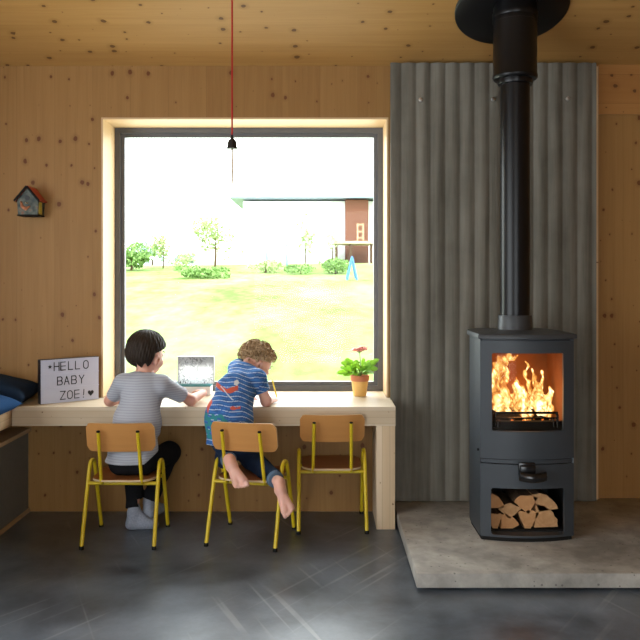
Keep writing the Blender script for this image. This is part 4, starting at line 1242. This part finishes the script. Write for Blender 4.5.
AX = V(.09, .36, .93).normalized()
def inpoly(x, z, poly):
    r = np.zeros(len(x), bool); n = len(poly)
    for i in range(n):
        x0, z0 = poly[i]; x1, z1 = poly[(i+1) % n]
        c = ((z0 > z) != (z1 > z)) & (x < (x1-x0)*(z-z0)/((z1-z0) if z1 != z0 else 1e-9)+x0)
        r ^= c
    return r
def shirt2_col(v):
    x, y, z = v[:, 0], v[:, 1], v[:, 2]
    n = .004*np.sin(x*30+y*20)+.003*np.sin(x*60+z*14)
    # stripes run round the trunk; on the sleeve they follow the arm
    t = z*.95+(y-4)*.30+(x+.44)*.13+n
    arm = (x > -.345) & (z < .80) & (y > 4.08)
    t = np.where(arm, z+.25*x+n*.4, t)
    f = (t/.0245) % 1
    col = np.tile(np.array([[.022, .105, .33]]), (len(v), 1))
    col *= (1+.25*np.sin(x*90+z*50)*np.sin(z*120))[:, None]
    col[f < .13] = (.50, .60, .70)
    col[(f > .55) & (f < .62)] = (.05, .20, .50)
    # print on the back: project from the back (x, z)
    back = y < 4.12
    Q = lambda pts: [(float(W(a, b, 3.97).x), float(W(a, b, 3.97).z)) for a, b in pts]
    red = (.55, .09, .045)
    for poly in ([(211, 383.5), (217, 386), (226, 390), (231, 388), (237, 386.5), (237, 391), (230, 394), (222, 392.5), (214, 389), (209, 391)],
                 [(209, 384), (213, 390), (210, 400), (212, 403), (207, 412), (206, 404), (204, 399), (206, 392)],
                 [(231, 406), (234, 405.5), (237, 407), (240.5, 405.5), (241, 408.5), (237, 408.5), (233, 409), (231, 408)],
                 [(207, 409), (210, 406), (208, 415)]):
        col[back & inpoly(x, z, Q(poly))] = red
    col[back & inpoly(x, z, Q([(233, 382.5), (236, 381), (238, 384), (236.5, 387), (233, 386)]))] = (.6, .62, .62)
    col[back & inpoly(x, z, Q([(219, 388), (220, 387.6), (234, 400), (233, 400.4)]))] = (.55, .6, .66)
    teal = back & ((x+.56)**2*1.3+(z-.57)**2*3 < .0165) & (np.sin(x*150+z*90)+np.sin(z*210-x*60) > -.6) & (z < .625)
    col[teal] = (.02, .20, .22)
    return col
def shirt2(F, X, Y, Z):
    F = noise_disp(F, X, Y, Z, .0026, 38, 2.)
    F = F-.0025*np.sin((Z*.7+X*.8)*75)*np.clip((Y-3.9)*4, 0, 1)
    F = np.maximum(F, .478-Z+.12*(X+.44)+.1*(Y-3.97))
    for sh_, el_, cut in ((s2L, e2L, .66), (s2R, e2R, .60)):
        d = (el_-sh_); L_ = d.length; d.normalize()
        t = (X-sh_.x)*d.x+(Y-sh_.y)*d.y+(Z-sh_.z)*d.z
        near = np.sqrt((X-el_.x)**2+(Y-el_.y)**2+(Z-el_.z)**2) < .10
        near = near & (X > -.355) if sh_ is s2R else near & (Y > 4.2)
        F = np.where(near, np.maximum(F, t-L_*cut), F)
    nk = V(-.366, 4.252, .848)
    F = np.maximum(F, -(np.sqrt((X-nk.x)**2+(Y-nk.y)**2+(Z-nk.z)**2)-.042))
    return F
sh = [cap((-.450, 4.005, .47), (-.456, 4.010, .60), .112, .108, (1.07, .64, 1)), cap((-.456, 4.010, .60), (-.430, 4.09, .72), .108, .094, (1.04, .74, 1)),
      cap((-.430, 4.09, .72), (-.395, 4.17, .785), .092, .066, (1.03, .8, .9)), cap(s2L, (-.385, 4.20, .800), .044, .044), cap(s2R, (-.39, 4.18, .795), .044, .044),
      cap(s2L, e2L, .044, .036), cap(s2R, e2R, .046, .040), cap((-.46, 4.14, .735), (-.425, 4.20, .800), .05, .045)]
sdf('t_shirt', sh, h=.0035, k=.03, mod=shirt2, mat=M['print'], parent=p2, color=shirt2_col)
def jeans(F, X, Y, Z):
    F = noise_disp(F, X, Y, Z, .002, 45, 4.)
    F = np.maximum(F, Z-.53)
    for k_, a_, cut in ((k2L, a2L, .86), (k2R, a2R, .90)):
        d = a_-k_; L_ = d.length; d.normalize()
        t = (X-k_.x)*d.x+(Y-k_.y)*d.y+(Z-k_.z)*d.z
        perp = np.sqrt(np.maximum((X-k_.x)**2+(Y-k_.y)**2+(Z-k_.z)**2-t*t, 0))
        F = np.where((perp < .056) & (t < L_+.1), np.maximum(F, t-L_*cut), F)
    return F
jn = [cap((-.480, 4.0, .480), (-.400, 3.995, .480), .068, .068, (1, .95, 1)), cap(h2L, k2L, .056, .050), cap(h2R, k2R, .066, .054), cap(k2L, a2L, .050, .036), cap(k2R, a2R, .052, .038)]
sdf('jeans', jn, h=.0045, k=.022, mod=jeans, mat=M['jeans'], parent=p2)
for k_, a_, cut, r in ((k2L, a2L, .86, .0385), (k2R, a2R, .90, .0405)):
    p = k_+(a_-k_)*cut; d = (a_-k_).normalized()
    m = MB(); m.tube([p-d*.020, p-d*.019, p, p+d*.001], r, 28, rs=[r-.004, r+.002, r, r-.006]); m.build('jean_cuff', M['jean_cuff'], p2, smooth=60)

# pencil held in the right hand
pa, pb = W(277.3, 399.2, 4.318), W(272.4, 380.5, 4.262)
d = (pb-pa).normalized()
pen = thing('pencil', 'yellow pencil held upright in the hand of the drawing child', 'pencil', pa)
m = MB(); m.tube([pa+d*.012, pb], .0042, 6); m.build('pencil_shaft', M['pencil'], pen, smooth=None)
m = MB(); m.tube([pa, pa+d*.012], .004, 8, rs=[.0006, .0040]); m.build('pencil_tip', M['graphite'], pen)

# ------------------------------------------------------------------ outside
def gz(x, y):
    t = max(0, min(1, (y-5)/30)); return -.18+2.05*t**.9+.05*math.sin(x*.35+y*.2)*min(1, (y-4.8)*.2)
m = MB()
ys = [4.76+ (90-4.76)*(i/70)**2 for i in range(71)]
G = []
for y in ys:
    G.append([m.bm.verts.new((x, y, gz(x, y))) for x in [(-1+2*j/40)*(10+y*1.0) for j in range(41)]])
for A, B in zip(G, G[1:]):
    for j in range(40): m.bm.faces.new((A[j], A[j+1], B[j+1], B[j]))
t = NT('meadow'); o = t.obj()
a = t.noise(t.scale(o, 1., .45, 1), .55, 5, .6, .3); b = t.noise(t.scale(o, 3, 1, 1), 1.4, 4, .6)
f = t.math('ADD', t.math('MULTIPLY', a, .65), t.math('MULTIPLY', b, .35))
col = t.ramp(f, [(.36, (.11, .22, .035)), (.46, (.185, .285, .07)), (.54, (.225, .29, .105)), (.66, (.28, .31, .16))])
t.set(Base_Color=col, Roughness=.9); t.b.inputs['Specular IOR Level'].default_value = .1
struct(m.build('ground', t.m, smooth=180))

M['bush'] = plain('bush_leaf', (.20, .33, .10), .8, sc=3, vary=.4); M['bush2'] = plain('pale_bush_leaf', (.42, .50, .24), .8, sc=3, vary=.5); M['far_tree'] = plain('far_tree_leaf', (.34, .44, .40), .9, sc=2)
def shrub(px, py, Y, w, h, mat, name, label, cat, n=900, trunk=0, group=None):
    p = W(px, py, Y); z0 = gz(p.x, Y); root = thing(name, label, cat, (p.x, Y, z0), group)
    rnd = random.Random(int(px*7+Y)); m = MB(); cz = max(z0+trunk+h/2, z0+h/2)
    blobs = [(rnd.uniform(-.32, .32)*w, rnd.uniform(-.3, .3)*w, rnd.uniform(-.25, .3)*h, rnd.uniform(.18, .32)) for _ in range(9)]
    s = max(w, h)*.05
    for i in range(n):
        bx_, by_, bz_, br = rnd.choice(blobs)
        q = V(rnd.gauss(0, 1), rnd.gauss(0, 1), rnd.gauss(0, 1)).normalized()*rnd.uniform(.7, 1.05)
        c = V(p.x+bx_+q.x*br*w, Y+by_+q.y*br*w, cz+bz_+q.z*br*h)
        a_ = V(rnd.uniform(-1, 1), rnd.uniform(-1, 1), rnd.uniform(-1, 1)).normalized()*s; b_ = a_.cross(V(rnd.uniform(-1, 1), rnd.uniform(-1, 1), rnd.uniform(-1, 1)))
        m.poly([c-a_, c+b_*.5, c+a_, c-b_*.5])
    m.build('foliage', mat, root, smooth=None, recalc=False)
    m = MB(); m.tube([(p.x, Y, z0-.05), (p.x+.03, Y, z0+trunk*.6+h*.15), (p.x, Y, cz)], .03, 7, rs=[.02*max(w, 1)+.015, .02*max(w, 1)+.008, .01]); m.build('stem', M['bark'], root)
shrub(131, 262, 30, 1.7, 1.1, M['bush'], 'shrub', 'dense green shrub at the left edge of the window view', 'shrub', 1400)
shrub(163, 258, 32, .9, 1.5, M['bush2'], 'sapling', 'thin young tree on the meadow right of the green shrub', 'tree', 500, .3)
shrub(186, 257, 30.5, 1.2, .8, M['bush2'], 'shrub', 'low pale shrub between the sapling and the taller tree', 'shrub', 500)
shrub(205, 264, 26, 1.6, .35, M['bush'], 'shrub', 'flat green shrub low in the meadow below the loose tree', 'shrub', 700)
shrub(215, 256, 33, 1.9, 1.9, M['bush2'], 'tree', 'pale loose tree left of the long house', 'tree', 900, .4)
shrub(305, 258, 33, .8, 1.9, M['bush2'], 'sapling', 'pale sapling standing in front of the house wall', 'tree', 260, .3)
shrub(335, 262, 28, 1.4, .55, M['bush'], 'shrub', 'low green shrub below the wooden deck', 'shrub', 900)
shrub(300, 263, 28, 1.2, .35, M['bush'], 'shrub', 'low green shrub left of the one below the deck', 'shrub', 500)
shrub(265, 262, 29, 1.5, .45, M['bush2'], 'shrub', 'low green planting behind the goal frame', 'shrub', 500)
shrub(332, 250, 34, .6, 1.3, M['bush2'], 'sapling', 'thin sapling just left of the red brown cladding', 'tree', 220, .3)
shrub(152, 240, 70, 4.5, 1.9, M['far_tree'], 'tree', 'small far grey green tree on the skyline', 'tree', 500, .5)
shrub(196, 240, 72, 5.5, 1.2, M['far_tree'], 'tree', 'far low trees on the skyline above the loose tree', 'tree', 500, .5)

# house across the meadow
hY = 38.; hs_ = 800/hY
house = thing('house', 'long low white house with metal roof across the meadow', 'house', (W(300, 250, hY).x, hY, gz(0, hY)))
hz = gz(0, hY)-.2; x0 = W(243, 0, hY).x; x1 = W(345, 0, hY).x; x2 = W(371, 0, hY).x; zr = W(0, 199, hY).z
M['render'] = plain('white_render', (.85, .86, .86), .8, vary=.03)
m = MB(); m.box(x0, x1+3.5, hY, hY+6, hz, zr-.1); m.build('wall', M['render'], house)
m = MB(); m.box(W(231, 0, hY).x, x2+2.6, hY-.8, hY+6.5, zr-.03, zr+.04); m.build('roof', plain('zinc_roof', (.22, .27, .32), .4, .4, vary=.3, sc=3), house)
m = MB(); m.box(x1, x2-.15, hY-.5, hY, hz, zr-.08)
m.build('cladding', plain('red_brown_cladding', (.16, .07, .045), .8), house)
for (a, b, c, dd, nm) in ((252, 258, 226, 234, 'window'), (262, 276, 219, 232, 'window'), (312, 336, 212, 238, 'window')):
    m = MB(); m.box(W(a, 0, hY).x, W(b, 0, hY).x, hY-.03, hY, W(0, dd, hY).z, W(0, c, hY).z); m.build(nm, plain('pale_glazing', (.50, .56, .60), .2), house)
m = MB(); m.box(x0-2, x1-.5, hY-2.0, hY, hz, W(0, 247, hY-2).z); m.build('terrace', M['render'], house)
dk = thing('deck', 'raised timber deck beside the red brown house cladding', 'deck', (W(352, 0, 36).x, 36, gz(1, 36)))
m = MB(); m.box(W(334, 0, 36).x, W(376, 0, 36).x, 35, 37.2, W(0, 244.5, 36).z, W(0, 242, 36).z); m.build('deck_board', M['support'], dk)
for px in (336, 350, 370):
    m = MB(); xx = W(px, 0, 36).x; m.box(xx-.06, xx+.06, 35.1, 35.22, gz(xx, 35)-.1, W(0, 244.5, 36).z); m.build('post', M['bark'], dk)
m = MB()
for zz in (225, 232, 238):
    m.box(W(356, 0, 36).x, W(363, 0, 36).x, 35.4, 35.46, W(0, zz+.8, 36).z, W(0, zz, 36).z)
for px in (356.5, 362): m.box(W(px, 0, 36).x, W(px+1, 0, 36).x, 35.4, 35.46, W(0, 243, 36).z, W(0, 224, 36).z)
single(m.build('wooden_rack', M['ply_edge'], base=(W(359, 0, 36).x, 35.4, W(0, 242, 36).z)), 'pale wooden rack standing on the raised deck', 'rack')
m = MB(); a_, b_, c_ = W(347, 269, 25), W(352, 257, 25), W(357, 269, 25)
zf = gz(1, 25); a_.z = c_.z = zf
m.tube([a_, b_], .035, 8); m.tube([b_, c_], .035, 8); m.tube([a_+V(0, .8, 0), b_+V(0, .3, 0)], .03, 8); m.tube([b_+V(0, .3, 0), c_+V(0, .8, 0)], .03, 8); m.tube([b_, b_+V(0, .3, 0)], .03, 8)
single(m.build('play_frame', plain('blue_paint', (.06, .20, .50), .5), base=(b_.x, 25, zf)), 'small blue triangular frame standing on the meadow at right', 'frame')
m = MB(); g0, g1 = W(267, 245, 32), W(287, 245, 32); zg = gz(-1, 32)
m.tube([(g0.x, 32, zg), g0, g1, (g1.x, 32, zg)], .04, 8)
single(m.build('goal_frame', plain('green_paint', (.10, .30, .24), .5), base=(g0.x, 32, zg)), 'thin green goal frame in front of the house', 'frame')

# ------------------------------------------------------------------ light
w = bpy.data.worlds.new('sky'); SC.world = w; w.use_nodes = True
nt = w.node_tree; bg = nt.nodes['Background']
bg.inputs[0].default_value = (.90, .96, 1, 1); bg.inputs[1].default_value = 5.4
def area(name, loc, rot, sx, sy, power, col):
    l = bpy.data.lights.new(name, 'AREA'); l.shape = 'RECTANGLE'; l.size = sx; l.size_y = sy; l.energy = power; l.color = col
    o = bpy.data.objects.new(name, l); C.objects.link(o); o.location = loc; o.rotation_euler = rot; return o
area('fill_left_opening', (XL-.05, 1.15, 1.15), (0, -PI/2, 0), 2.2, 3.4, 18, (.88, .95, 1))  # area lamp added in the unseen left opening to strengthen the fill
area('fill_rear_opening', (.1, YB+.0, 1.15), (PI/2, 0, 0), 2.1, 2.2, 12, (.90, .95, 1))  # added fill lamp at the unseen rear opening, brightens the room from behind
area('daylight_window', (-.41, YW+.40, 1.42), (-PI/2, 0, 0), 1.5, 1.45, 34, (.95, .98, 1))
pl = bpy.data.lights.new('fire_light', 'POINT'); pl.energy = 4.0; pl.color = (1, .38, .10); pl.shadow_soft_size = .05
o = bpy.data.objects.new('fire_light', pl); C.objects.link(o); o.location = (SX, 3.86, .76)
sun = bpy.data.lights.new('sun', 'SUN'); sun.energy = 3.4; sun.angle = .1; sun.color = (1, .96, .88)
o = bpy.data.objects.new('sun', sun); C.objects.link(o); o.rotation_euler = (math.radians(28), math.radians(30), 0)

SC.view_settings.view_transform = 'Standard'; SC.view_settings.look = 'None'; SC.view_settings.gamma = 1; SC.view_settings.exposure = 0
try: SC.view_settings.use_curve_mapping = False
except Exception: pass
